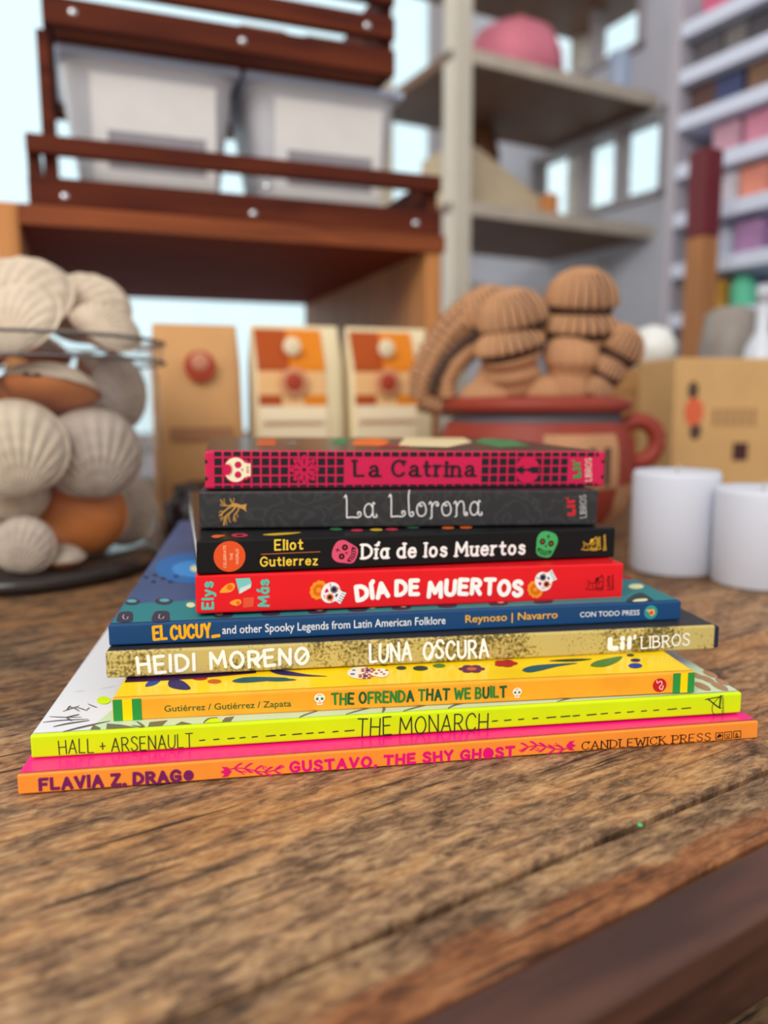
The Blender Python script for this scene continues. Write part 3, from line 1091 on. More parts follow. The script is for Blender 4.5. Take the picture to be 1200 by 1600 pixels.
p.text('Más', b.s(421.5, 948), b.s(421, 905), b.px(18), 0.2, gap=0.24)
p.build('author_lettering', ink(88, 190, 172), b.o)
p = b.spine()
p.poly(smooth_pts([b.s(343, 925), b.s(353, 914), b.s(364, 911), b.s(367, 917), b.s(362, 924), b.s(352, 926), b.s(343, 925)], True, 4)[:-1], 0)
p.disc(b.s(359, 917.5), b.px(4.6), 1, 12)
p.poly(smooth_pts([b.s(359, 942), b.s(367, 937), b.s(375, 937), b.s(377, 942), b.s(372, 946), b.s(366, 946), b.s(359, 942)], True, 4)[:-1], 0)
p.disc(b.s(372, 942), b.px(3), 1, 10)
p.poly([b.s(368, 904), b.s(390, 903), b.s(393, 910), b.s(392, 918), b.s(374, 928)], 2)
p.poly([b.s(375, 919), b.s(392, 912), b.s(392, 918), b.s(374, 928)], 4)
p.poly([b.s(380, 934), b.s(397, 933), b.s(396, 947.5), b.s(380, 950)], 3)
p.build('candle_drawing', [ink(246, 160, 48), ink(232, 104, 34), ink(120, 200, 196), ink(226, 84, 52), ink(206, 222, 218)], b.o)
catrina_skull(b, 519, 927, 18, R(62), 'skull_drawing', True)
catrina_skull(b, 851, 907, 17.5, R(120), 'skull_drawing', False)
p = b.spine()
dog(p, b, 929, 911, 0.95)
p.sans('Little', b.s(953.5, 921.5), b.s(952.5, 899.5), b.px(6.5), 0.012)
p.sans('Simon', b.s(959.3, 921.3), b.s(958.3, 898), b.px(5.2), 0.014)
p.build('publisher_mark', ink(40, 12, 14), b.o)

# --- black board book
b = Book(GEO['black'], 'glossy black board book with white slab title between a pink and a green skull', 0.19,
         card('black_cover', rgb(12, 12, 16), 0.28, coat=0.1), card('black_spine', rgb(9, 8, 10), 0.35), board=True, tcov=0.0016, page_m=M_BOARDP)
p = b.spine()
p.disc(b.s(358.7, 869.3), b.px(22), 0, 32)
p.build('orange_disc', ink(226, 82, 34), b.o)
p = b.spine(0.0002)
p.sans('CELEBRATE', b.s(353.8, 887), b.s(353.2, 852), b.px(4.2))
p.sans('THE', b.s(364, 875), b.s(363.6, 864), b.px(4.2))
p.sans('WORLD', b.s(373.2, 881.5), b.s(372.6, 857), b.px(4.4))
p.build('disc_lettering', ink(250, 206, 170), b.o)
p = b.spine()
p.text('Eliot', b.s(428.5, 860.5), b.s(473.5, 859), b.px(16.5), 0.15, serif=0.18, gap=0.34)
p.text('Gutierrez', b.s(406, 885.3), b.s(496.5, 883), b.px(14.5), 0.15, serif=0.18, gap=0.34, jit=0.03)
p.build('author_lettering', ink(244, 206, 66), b.o)
p = b.spine()
p.stroke([b.s(408, 866), b.s(500, 862)], b.px(1))
p.build('divider_rule', ink(190, 110, 60), b.o)
p = b.spine()
p.text('Día de los Muertos', b.s(564, 874.5), b.s(820, 867), b.px(24), 0.165, square=True, serif=0.26, gap=0.34, jit=0.025, seed=6, space=0.42)
p.build('title_lettering', ink(246, 244, 242), b.o)


def flat_skull(b, cx, cy, r, rot, base, dark, name):
    p = b.spine(0.00016)
    c = Vector(b.s(cx, cy))
    W = b.px(r)
    ca, sa = math.cos(rot), math.sin(rot)
    P = lambda x, y: (c.x + (x * ca - y * sa) * W, c.y + (x * sa + y * ca) * W)
    p.poly(smooth_pts([P(*q) for q in ((0, 1), (-0.62, 0.86), (-0.9, 0.4), (-0.82, -0.2), (-0.6, -0.9), (0.0, -1.05), (0.6, -0.9), (0.82, -0.2), (0.9, 0.4), (0.62, 0.86), (0, 1))], True, 4)[:-1], 0)
    for x in (-0.38, 0.38):
        p.disc(P(x, 0.12), W * 0.25, 1, 12)
        p.disc(P(x, 0.12), W * 0.09, 2, 8)
    p.poly([P(0, -0.02), P(-0.14, -0.28), P(0, -0.2), P(0.14, -0.28)], 1)
    p.poly(smooth_pts([P(*q) for q in ((-0.58, -0.42), (0, -0.52), (0.58, -0.42), (0.50, -0.78), (0, -0.9), (-0.5, -0.78), (-0.58, -0.42))], True, 4)[:-1], 1)
    for k in range(5):
        x = -0.4 + 0.2 * k
        for y in (-0.60, -0.76):
            p.disc(P(x, y), W * 0.075, 0, 6)
    p.stroke([P(0, 0.75), P(0, 0.42)], W * 0.07, 1)
    p.stroke([P(-0.14, 0.62), P(0.14, 0.62)], W * 0.07, 1)
    p.build(name, [ink(*base), ink(*dark), ink(206, 60, 44)], b.o)


flat_skull(b, 538.5, 863, 18.5, R(70), (222, 82, 116), (40, 14, 24), 'pink_skull')
flat_skull(b, 853.5, 850, 20, R(-14), (70, 172, 98), (12, 44, 24), 'green_skull')
p = b.spine()
dog(p, b, 921, 850, 0.85)
p.sans('Little', b.s(938.5, 858), b.s(937.6, 838.5), b.px(6), 0.01)
p.sans('Simon', b.s(947, 860), b.s(946, 835.5), b.px(5.8), 0.012)
p.build('publisher_mark', ink(236, 190, 58), b.o)
p = b.cover()
blob(((330, 839), (335, 836.5), (343, 836), (352, 837), (346, 839), (338, 841)), 0)
oval(374.5, 836.7, 13, 3, 1)
oval(374.5, 836.7, 6, 1.4, 4)
blob(((410, 836), (430, 833.5), (470, 832), (455, 835), (428, 837)), 2)
for x, mi in ((525, 3), (558, 1), (588, 2), (612, 1), (645, 3), (700, 0), (728, 0), (760, 3)):
    oval(x, 836.5 - (x - 310) * 0.0265 + (-3.5 if mi == 3 else -1), 10, 1.8, mi)
p.build('skull_and_flower_drawing', [ink(214, 96, 34), ink(190, 44, 70), ink(206, 168, 40), ink(52, 112, 70), ink(16, 16, 20)], b.o)

# --- La Llorona
damask = bpy.data.materials.new('charcoal_damask_spine')
damask.use_nodes = True
n, l = damask.node_tree.nodes, damask.node_tree.links
q = n['Principled BSDF']
t = n.new('ShaderNodeTexCoord')
vo = n.new('ShaderNodeTexVoronoi')
vo.inputs['Scale'].default_value = 42
wv = n.new('ShaderNodeMath')
wv.operation = 'SINE'
mu = n.new('ShaderNodeMath')
mu.operation = 'MULTIPLY'
mu.inputs[1].default_value = 34
rp = n.new('ShaderNodeValToRGB')
rp.color_ramp.elements[0].position, rp.color_ramp.elements[0].color = 0.42, rgb(36, 35, 37)
rp.color_ramp.elements[1].position, rp.color_ramp.elements[1].color = 0.58, rgb(47, 46, 48)
nz = n.new('ShaderNodeTexNoise')
nz.inputs['Scale'].default_value = 90
mp = n.new('ShaderNodeMix')
mp.data_type = 'VECTOR'
mp.inputs['Factor'].default_value = 0.02
l.new(t.outputs['Object'], mp.inputs['A'])
l.new(nz.outputs['Color'], mp.inputs['B'])
l.new(t.outputs['Object'], nz.inputs['Vector'])
l.new(mp.outputs['Result'], vo.inputs['Vector'])
l.new(vo.outputs['Distance'], mu.inputs[0])
l.new(mu.outputs[0], wv.inputs[0])
l.new(wv.outputs[0], rp.inputs[0])
l.new(rp.outputs[0], q.inputs['Base Color'])
q.inputs['Roughness'].default_value = 0.42
b = Book(GEO['llorona'], 'charcoal grey board book with thin white curly lettering, second from the top', 0.155,
         card('charcoal_board_cover', rgb(46, 45, 48), 0.42), damask, board=True, tcov=0.0018, page_m=M_BOARDP)
p = b.spine()
p.text('La Llorona', b.s(540, 810.5), b.s(750.5, 806), b.px(36), 0.05, CURL, gap=0.30, space=0.62)
p.build('title_lettering', ink(236, 234, 232), b.o)
p = b.spine()
lil(p, b, 900, 807, 899, 776.5, 15)
p.build('publisher_mark', ink(206, 36, 48), b.o)
p = b.spine()
p.text('LIBROS', b.s(916.5, 808.5), b.s(915.5, 773), b.px(11), 0.10, SERIFS, serif=0.24, gap=0.30)
p.build('publisher_lettering', ink(190, 190, 190), b.o)
p = b.spine()
Z = lambda x, y: b.s(290 + x * 0.29167, 670 + y * 0.29167)
p.poly([Z(*q) for q in ((240, 404), (262, 398), (300, 408), (327, 402), (322, 424), (326, 446), (312, 432), (282, 420), (255, 418))])
for pts, wd in ((((270, 412), (250, 440), (215, 470), (205, 515)), 2.2), (((262, 408), (235, 420), (210, 440), (182, 465)), 2.0), (((265, 405), (230, 412), (205, 408), (188, 380)), 1.6),
                (((275, 402), (250, 398), (240, 376)), 1.6), (((285, 420), (280, 440), (262, 462), (258, 492)), 1.8), (((235, 452), (232, 478), (240, 500)), 1.2),
                (((222, 465), (200, 478), (190, 492)), 1.1), (((205, 445), (190, 440), (180, 448)), 1.1), (((218, 410), (208, 396), (206, 374)), 1.1), (((205, 412), (192, 412), (186, 402)), 1.0),
                (((250, 398), (258, 388), (258, 372)), 1.1), (((272, 452), (280, 466), (276, 474)), 1.0), (((225, 470), (218, 492), (220, 515)), 1.0), (((196, 458), (194, 474), (184, 480)), 1.0), (((260, 475), (270, 486), (268, 498)), 1.0)):
    p.stroke(smooth_pts([Z(*q) for q in pts], n=3), b.px(wd))
p.build('branch_drawing', ink(200, 148, 70), b.o)

# --- La Catrina (top)
b = Book(GEO['catrina'], 'crimson board book with a black checked spine, topmost of the stack', 0.1515,
         card('dark_patterned_cover', rgb(54, 44, 46), 0.3, coat=0.2), card('crimson_spine', rgb(206, 24, 78), 0.36, var=0.03, scale=60), board=True, tcov=0.0018, page_m=M_BOARDP, bev=0.0012)
BK = ink(34, 30, 36)
L_, T_ = b.L, b.T
xt = lambda X: b.s(X, 735)[0]
p = b.spine()


def cell(x0, x1, f0, f1):
    p.poly([(xt(x0), T_ * f0), (xt(x1), T_ * f0), (xt(x1), T_ * f1), (xt(x0), T_ * f1)])


rows = [(0.015, 0.10), (0.155, 0.335), (0.385, 0.575), (0.625, 0.805), (0.86, 0.975)]
X = 335.0
while X < 930:
    x1 = X + 11.5 * (1 - (X - 335) / 6000)
    for k, (f0, f1) in enumerate(rows):
        mid = 1 <= k <= 3
        if mid and not (X < 536 or 749 < X < 880):
            continue
        cell(X, min(x1, 934), f0, f1)
    X += 14.9 * (1 - (X - 335) / 6000)
for f in (0.28, 0.72):
    for xe, d in ((320.5, 5), (943, -5)):
        p.poly([(xt(xe), T_ * (f - 0.07)), (xt(xe + d), T_ * f), (xt(xe), T_ * (f + 0.07))])
p.build('check_pattern', BK, b.o)
p = b.spine(0.00036)
CR = ink(206, 24, 78)
Z = lambda x, y: b.s(290 + x * 0.29167, 670 + y * 0.29167)
c_ = Z(635, 219)
W = b.px(21.5)
for k in range(8):
    a = k * math.pi / 4
    p.disc((c_[0] + math.cos(a) * W * 0.6, c_[1] + math.sin(a) * W * 0.6), W * 0.42, 0, 12, W * 0.17, a)
    a += math.pi / 8
    p.disc((c_[0] + math.cos(a) * W * 0.5, c_[1] + math.sin(a) * W * 0.5), W * 0.34, 0, 10, W * 0.08, a)
p.disc(c_, W * 0.2, 0, 10)
p.build('flower_ornament', CR, b.o)
p = b.spine(0.00042)
p.disc(c_, b.px(3), 0, 10)
for k in range(8):
    a = k * math.pi / 4
    p.disc((c_[0] + math.cos(a) * W * 0.55, c_[1] + math.sin(a) * W * 0.55), W * 0.24, 0, 8, W * 0.05, a)
p.build('flower_ornament_centre', BK, b.o)
p = b.spine(0.00036)
Y2 = lambda x, y: b.s(640 + x * 0.29167, 670 + y * 0.29167)
c_ = Y2(630, 220)
p.disc(c_, b.px(19.5), 0, 24, b.px(20.5))
p.build('oval_ornament', CR, b.o)
p = b.spine(0.00042)
p.poly(smooth_pts([Y2(*q) for q in ((566, 219), (590, 204), (612, 196), (606, 210), (640, 218), (606, 232), (612, 244), (588, 236), (566, 219))], True, 3)[:-1])
p.poly([Y2(632, 209), Y2(648, 209), Y2(648, 203), Y2(690, 203), Y2(690, 238), Y2(648, 238), Y2(648, 230), Y2(632, 230)])
p.build('candle_ornament', BK, b.o)
p = b.spine(0.00036)
p.disc(Z(268, 219), b.px(17.5), 0, 24, b.px(19.5))
p.disc(Z(318, 219), b.px(9), 0, 14, b.px(15))
p.poly([Z(312, 176), Z(352, 180), Z(352, 260), Z(312, 266)], 0)
p.disc(Z(268, 219), b.px(15.6), 1, 24, b.px(17.5))
p.poly([Z(296, 186), Z(326, 180), Z(326, 186), Z(348, 186), Z(348, 254), Z(326, 254), Z(326, 262), Z(296, 250)], 1)
for y in (193, 246):
    p.disc(Z(281, y), b.px(5), 0, 14)
p.poly([Z(294, 220), Z(310, 210), Z(306, 220), Z(310, 228)], 0)
p.disc(Z(222, 219), b.px(7), 0, 14, b.px(8))
for k in range(7):
    a = -1.1 + k * 0.37
    p.disc(Z(222 + 30 * math.cos(a), 219 + 34 * math.sin(a)), b.px(0.9), 0, 6)
for y in (206, 219, 232):
    p.poly([Z(326, y - 4), Z(340, y - 3), Z(340, y + 3), Z(326, y + 4)], 0)
p.build('skull_ornament', [CR, ink(240, 234, 196)], b.o)
p = b.spine(0.00036)
p.text('La Catrina', b.s(551.5, 746), b.s(741, 745.5), b.px(27), 0.165, SERIFS, contrast=0.3, serif=0.30, gap=0.36, jit=0.03, seed=2, space=0.5)
p.build('title_lettering', BK, b.o)
p = b.spine(0.00036)
lil(p, b, 908, 748.5, 907.5, 718, 14.5)
p.build('publisher_mark', ink(46, 150, 74), b.o)
p = b.spine(0.00036)
p.text('LIBROS', b.s(924, 751), b.s(923.6, 715.5), b.px(11), 0.10, SERIFS, serif=0.24, gap=0.30)
p.build('publisher_lettering', ink(240, 214, 196), b.o)
p = b.cover()
for pts, mi in ((((401, 697), (404, 686), (432, 685), (430, 697)), 0), (((518, 694), (522, 685), (545, 684), (540, 694)), 1), (((549, 696), (556, 687), (590, 685), (610, 689), (600, 697)), 2),
                (((622, 697), (632, 684), (720, 684), (738, 691), (700, 699)), 3), (((740, 691), (757, 685), (800, 688), (828, 697), (780, 699)), 1), (((450, 696), (452, 690), (464, 689), (462, 696)), 4),
                (((590, 699), (600, 695), (640, 697), (630, 700)), 5)):
    p.poly([b.c(*q) for q in pts], mi)
p.build('flower_drawing', [ink(196, 92, 48), ink(64, 128, 78), ink(230, 110, 40), ink(226, 206, 160), ink(120, 110, 96), ink(150, 40, 50)], b.o)

# ------------------------------------------------------------------ room
M_FLOOR = mat('concrete_floor', rgb(120, 108, 98), 0.7, var=0.15, scale=6)
M_WALL = mat('grey_wall_paint', rgb(198, 202, 214), 0.8, var=0.06, scale=5)
M_WHITE = mat('white_paint', rgb(214, 222, 242), 0.5)
structure(MB().box((-3.2, -3.0, -0.80), (4.2, 4.8, -0.75)).build('floor', M_FLOOR))
# back wall follows the shop's own axes
SY = R(30)
sd, se = Vector((math.cos(SY), math.sin(SY), 0)), Vector((-math.sin(SY), math.cos(SY), 0))
WB = Vector((0.30, 3.00, 0))


def wall_piece(mb, s0, s1, z0, z1, th=0.10):
    mx = Matrix.Translation(WB) @ Matrix.Rotation(SY, 4, 'Z')
    mb.box((s0, 0, z0), (s1, th, z1), mx=mx)


mb = MB()
OPEN = [(-3.0, -0.08, 0.0, 2.3)]
wall_piece(mb, -3.3, -3.0, -0.75, 2.8)
wall_piece(mb, -3.0, -0.08, -0.75, 0.0)
wall_piece(mb, -3.0, -0.08, 2.3, 2.8)
wall_piece(mb, -0.08, 0.0, -0.75, 2.8)
structure(mb.build('wall_back', M_WALL))
glass = bpy.data.materials.new('window_glass')
glass.use_nodes = True
n, l = glass.node_tree.nodes, glass.node_tree.links
for x in list(n):
    if x.type != 'OUTPUT_MATERIAL':
        n.remove(x)
out = n['Material Output']
tr, gl, mx_, fr = n.new('ShaderNodeBsdfTransparent'), n.new('ShaderNodeBsdfGlossy'), n.new('ShaderNodeMixShader'), n.new('ShaderNodeLayerWeight')
gl.inputs['Roughness'].default_value = 0.03
fr.inputs['Blend'].default_value = 0.5
pw = n.new('ShaderNodeMath')
pw.operation = 'POWER'
pw.inputs[1].default_value = 3.0
sc_ = n.new('ShaderNodeMath')
sc_.operation = 'MULTIPLY_ADD'
sc_.inputs[1].default_value = 0.55
sc_.inputs[2].default_value = 0.03
l.new(fr.outputs['Facing'], pw.inputs[0])
l.new(pw.outputs[0], sc_.inputs[0])
l.new(sc_.outputs[0], mx_.inputs[0])
l.new(tr.outputs[0], mx_.inputs[1])
l.new(gl.outputs[0], mx_.inputs[2])
l.new(mx_.outputs[0], out.inputs[0])
MXW = Matrix.Translation(WB) @ Matrix.Rotation(SY, 4, 'Z')
# right-hand wall, running towards the back
RW = Vector((0.689, 1.5, 0))
rd = Vector((-0.5, 0.866, 0)).normalized()
RY = math.atan2(rd.y, rd.x)
rx_ = Vector((rd.y, -rd.x, 0))
MXR = Matrix.Translation(RW + rx_ * 0.36) @ Matrix.Rotation(RY, 4, 'Z')
mb = MB()
for (a, c, z0, z1) in ((-1.4, 0.53, -0.75, 2.8), (0.53, 1.06, -0.75, 0.67), (0.53, 1.06, 0.89, 1.06), (0.53, 0.62, 1.06, 2.8), (0.62, 1.06, 1.60, 2.8), (1.06, 1.50, -0.75, 2.8)):
    mb.box((a, -0.06, z0), (c, 0, z1), mx=MXR)
structure(mb.build('wall_right', M_WALL))
M_WFR = mat('window_frame_paint', rgb(168, 162, 166), 0.5)
for i, (MXF, s0, s1, z0, z1, bars) in enumerate(((MXW, -3.0, -0.08, 0.0, 2.3, ()), (MXR, 0.53, 1.06, 0.67, 0.89, (0.69, 0.83)), (MXR, 0.62, 1.06, 1.06, 1.60, (0.80,)))):
    wn = bpy.data.objects.new('window_%d' % (i + 1), None)
    C.objects.link(wn)
    wn.matrix_world = MXF
    structure(wn)
    mb = MB()
    f = 0.045 if i == 0 else 0.018
    y0, y1 = (-0.02, 0.06) if i == 0 else (-0.05, 0.012)
    mb.box((s0, y0, z0), (s0 + f, y1, z1)).box((s1 - f, y0, z0), (s1, y1, z1)).box((s0, y0, z0), (s1, y1, z0 + f)).box((s0, y0, z1 - f), (s1, y1, z1))
    for bx in bars:
        mb.box((bx, y0 + 0.01, z0), (bx + 0.022, y1 - 0.01, z1))
    structure(mb.build('window_frame', M_WFR, wn))
    structure(MB().box((s0 + f, (y0 + y1) / 2, z0 + f), (s1 - f, (y0 + y1) / 2 + 0.005, z1 - f)).build('window_glass', glass, wn))

# ------------------------------------------------------------------ wooden hutch at the back of the table 
HY = R(20.7)
hd, he = Vector((math.cos(HY), math.sin(HY), 0)), Vector((-math.sin(HY), math.cos(HY), 0))
HO = Vector((-0.377, 0.85, 0))
M_HUT = wood_smooth('red_brown_wood', rgb(104, 50, 26), rgb(150, 78, 40), (5, 60, 60), 0.6, 0.2)
M_HUTD = wood_smooth('dark_mahogany_wood', rgb(70, 28, 20), rgb(102, 46, 26), (5, 60, 60), 0.7, 0.12)
M_HUTS = wood_smooth('honey_side_wood', rgb(176, 112, 60), rgb(206, 140, 80), (40, 40, 5), 0.55, 0.3)
M_SCREW = mat('screw_steel', rgb(220, 222, 226), 0.25, 0.5, 1.0)
hut = thing('wooden_hutch', 'open brown wooden hutch at the back of the table, sheltering the coffee bags', 'hutch', HO, (0, 0, HY))
HW, HD = 0.481, 0.585
MB().box((0.0, 0, 0.324), (HW, HD, 0.342), 0.002).build('top_board', wood_smooth('bounce_lightened_red_wood', rgb(136, 58, 36), rgb(160, 76, 46), (5, 60, 60), 0.75, 0.1), hut)  # wood colour lightened and reddened to stand in for weak floor bounce
MB().box((0.0, -0.004, 0.322), (HW + 0.004, 0.0, 0.343), 0.001).build('front_trim', M_HUT, hut)
MB().box((HW - 0.020, 0.0, 0.0005), (HW, HD, 0.324), 0.0015).build('side_panel', M_HUTS, hut)
MB().box((-0.024, 0.0, 0.0005), (-0.0005, HD, 0.344), 0.0015).build('side_panel', M_HUTS, hut)


def crate(label, s0, s1, z0, rails, depth, posts, screws):
    o = thing('slatted_crate', label, 'crate', HO + hd * s0 + Vector((0, 0, z0)), (0, 0, HY), 'slatted crates stacked on the hutch')
    L = s1 - s0
    for (a, c) in rails:
        MB().box((0, 0.0, a), (L, 0.012, c), 0.0015).build('front_slat', M_HUTD, o)
    for (a, c) in rails:
        MB().box((0, depth - 0.012, a), (L, depth, c), 0.0015).build('back_slat', M_HUTD, o)
    for x in (0.0, L - 0.012):
        MB().box((x, 0.0125, 0.002), (x + 0.012, depth - 0.0125, rails[-1][1]), 0.001).build('end_panel', M_HUTD, o)
    MB().box((0.0125, 0.0125, 0.001), (L - 0.0125, depth - 0.0125, 0.008)).build('bottom_board', M_HUT, o)
    for (x, y, h) in posts:
        MB().box((x, y, 0.002), (x + 0.012, y + 0.014, h), 0.001).build('corner_post', M_HUTD, o)
    for (x, z) in screws:
        mx = Matrix.Translation((x, 0.0, z)) @ Matrix.Rotation(R(90), 4, 'X')
        MB().lathe([(0.0, 0.0022), (0.0026, 0.0018), (0.0042, 0.0006), (0.0044, 0)], 14, mx).build('screw_head', M_SCREW, o)
    return o


crate('lower slatted wooden crate on the hutch top, holding two white-labelled tubs', 0.010, 0.481, 0.3435, [(0.0, 0.029), (0.052, 0.071)], 0.30,
      [(0.016, 0.0125, 0.178), (0.016, 0.27, 0.178)], [(0.235, 0.008), (0.035, 0.010), (0.252, 0.039), (0.437, 0.012)])
crate('upper slatted wooden crate, topmost on the stack above the white-labelled tubs', 0.033, 0.420, 0.5225, [(0.0, 0.028), (0.040, 0.064), (0.078, 0.104)], 0.30,
      [], [(0.030, 0.014), (0.205, 0.012), (0.352, 0.050)])

# clear tubs with white labels standing in the lower crate
M_TUB = bpy.data.materials.new('frosted_plastic')
M_TUB.use_nodes = True
n, l = M_TUB.node_tree.nodes, M_TUB.node_tree.links
q = n['Principled BSDF']
q.inputs['Base Color'].default_value = rgb(226, 226, 232)
q.inputs['Roughness'].default_value = 0.35
q.inputs['Transmission Weight'].default_value = 0.15
q.inputs['IOR'].default_value = 1.2
M_LID = mat('pale_blue_lid', rgb(196, 210, 238), 0.35)
M_LABEL = mat('white_label_paper', rgb(226, 222, 220), 0.6, var=0.03, scale=30)
M_LGREY = mat('grey_label_print', rgb(150, 144, 150), 0.6, var=0.1, scale=60)
for s0, lb in ((0.045, 'frosted tub with a white and grey label, left one in the slatted crate'), (0.250, 'frosted tub with a white and grey label, right one in the slatted crate')):
    o = thing('plastic_tub', lb, 'tub', HO + hd * (s0 + 0.098) + he * 0.12 + Vector((0, 0, 0.3522)), (0, 0, HY), 'labelled tubs in the lower crate')
    rows = []
    for z, wx, wy in ((0.0, 0.0, 0.0), (0.0, 0.070, 0.055), (0.003, 0.074, 0.058), (0.150, 0.095, 0.075), (0.160, 0.0975, 0.078)):
        row = []
        for k in range(32):
            a = 2 * math.pi * k / 32
            c_, s_ = math.cos(a), math.sin(a)
            f = lambda v: math.copysign(abs(v) ** 0.35, v)
            row.append((f(c_) * wx, f(s_) * wy, z))
        rows.append(row)
    MB().grid(rows, True).build('tub_body', M_TUB, o)
    MB().box((-0.100, -0.080, 0.160), (0.100, 0.080, 0.1695), 0.003, 3).build('lid', M_LID, o)
    tilt = Matrix.Translation((0, -0.0655, 0.022)) @ Matrix.Rotation(-R(7.0) * -1, 4, 'X')
    lab = MB().box((-0.066, -0.0012, 0.0), (0.070, 0.0, 0.122), mx=tilt).build('label', M_LABEL, o)
    MB().box((-0.050, -0.0018, 0.026), (0.058, -0.0012, 0.066), mx=tilt).build('print_block', M_LGREY, lab)
# small tan packets showing through the upper crate's slot
for k, (s0, cc) in enumerate(((0.245, rgb(176, 116, 74)), (0.325, rgb(120, 84, 66)))):
    o = HO + hd * s0 + he * 0.06 + Vector((0, 0, 0.531))
    mb = MB().box((0, 0, 0), (0.062, 0.05, 0.05), 0.006, 3)
    x = mb.build('small_packet', mat('packet_%d' % k, cc, 0.6, var=0.1, scale=30), None, o)
    x.rotation_euler = (0, 0, HY)
    tag(x, ('small tan packet behind the slot of the upper crate', 'small dull brown packet in the upper crate, near its right end')[k], 'packet')

# ------------------------------------------------------------------ coffee bags under the hutch
M_KRAFT = mat('kraft_paper', rgb(204, 152, 96), 0.7, var=0.08, scale=25)
M_CREAM = mat('cream_bag_paper', rgb(232, 214, 172), 0.65, var=0.05, scale=25)
M_BURNT, M_ORNG, M_AMB = ink(176, 78, 26), ink(226, 132, 28), ink(238, 188, 130)
M_REDE, M_PALE = ink(176, 70, 48), ink(240, 222, 186)


def bag(label, s0, e0, wd, h, dp, body, deco):
    o = thing('coffee_bag', label, 'bag', HO + hd * s0 + he * e0, (0, 0, HY), 'paper bags in a row under the hutch')
    rows = []
    for z, fx, fy in ((0.0005, 0.0, 0.0), (0.0005, 0.97, 0.95), (0.01, 1.0, 1.0), (h * 0.5, 1.01, 1.04), (h * 0.8, 1.0, 0.80), (h * 0.94, 0.98, 0.30), (h, 0.97, 0.10), (h, 0.0, 0.0)):
        row = []
        for k in range(36):
            a = 2 * math.pi * k / 36
            f = lambda v: math.copysign(abs(v) ** 0.3, v)
            row.append((f(math.cos(a)) * wd / 2 * fx, f(math.sin(a)) * dp / 2 * fy, z))
        rows.append(row)
    MB().grid(rows, True).build('bag_body', body, o)
    fy_ = lambda z: -dp / 2 * (1.04 + 0.003 if z < h * 0.55 else 1.04 - (z - h * 0.5) / (h * 0.3) * 0.24 if z < h * 0.8 else 0.80 - (z - h * 0.8) / (h * 0.14) * 0.5)
    for name, m_, x0, x1, z0, z1 in deco:
        mb = MB()
        N = 8
        for side in (0,):
            rws = []
            for k in range(N + 1):
                z = z0 + (z1 - z0) * k / N
                rws.append([(x0 * wd, fy_(z) - 0.002, z), (x1 * wd, fy_(z) - 0.002, z)])
            mb.grid(rws, False, 0, True)
        mb.build(name, m_, o)
    return o


def emblem(o, wd, dp, cx, cz, r, m_, name, y):
    mx = Matrix.Translation((cx * wd, y, cz)) @ Matrix.Rotation(R(90), 4, 'X')
    MB().lathe([(0.0, 0.0006), (r * 0.9, 0.0005), (r, 0.0)], 24, mx).build(name, m_, o)


o = bag('plain kraft paper bag with a round red emblem, beside the shell jar', 0.169, -0.040, 0.092, 0.222, 0.06, M_KRAFT,
        [('text_band', ink(168, 120, 84), -0.36, 0.36, 0.098, 0.112), ('dark_base_print', ink(92, 66, 56), -0.2, 0.2, 0.02, 0.055)])
emblem(o, 0.09, 0.06, 0.0, 0.176, 0.0165, M_REDE, 'emblem', -0.0325)
emblem(o, 0.09, 0.06, 0.0, 0.181, 0.0095, ink(206, 140, 110), 'emblem_centre', -0.0336)
DEC = [('burnt_panel', M_BURNT, -0.47, -0.12, 0.172, 0.219), ('orange_panel', M_ORNG, -0.12, 0.27, 0.172, 0.219), ('pale_band', M_AMB, -0.47, 0.27, 0.146, 0.172),
       ('lower_burnt_band', M_BURNT, -0.47, -0.22, 0.134, 0.146), ('lower_pale_band', M_AMB, -0.22, 0.02, 0.134, 0.146), ('lower_orange_band', M_ORNG, 0.02, 0.27, 0.134, 0.146), ('cream_text_band', M_PALE, -0.47, 0.27, 0.088, 0.134),
       ('text_line', ink(226, 160, 110), -0.43, 0.23, 0.112, 0.117), ('base_band', M_ORNG, -0.47, 0.27, 0.02, 0.088)]
for s0, e0, lb in ((0.280, -0.040, 'cream coffee bag with an orange label, between the kraft bag and another orange-labelled bag'),
                   (0.391, -0.040, 'cream coffee bag with an orange label, rightmost under the hutch beside the clay sculpture')):
    o = bag(lb, s0, e0, 0.104, 0.224, 0.06, M_CREAM, DEC)
    emblem(o, 0.104, 0.06, -0.10, 0.160, 0.016, ink(214, 150, 110), 'emblem', -0.0345)
    emblem(o, 0.104, 0.06, -0.10, 0.160, 0.010, M_REDE, 'emblem_centre', -0.0355)
    emblem(o, 0.104, 0.06, -0.10, 0.199, 0.010, M_PALE, 'top_seal', -0.0298)
# dark little box beside the jar on the table
dk = MB().lathe([(0, 0.0005), (0.020, 0.0005), (0.022, 0.004), (0.022, 0.036), (0.016, 0.042), (0.013, 0.044), (0.013, 0.056), (0, 0.057)], 28).build('dark_bottle', mat('dark_glass', rgb(44, 34, 36), 0.2), None, at(293, 815, 0.79).xy.to_3d())
tag(dk, 'small dark bottle on the table between the shell jar and the book stack', 'bottle')

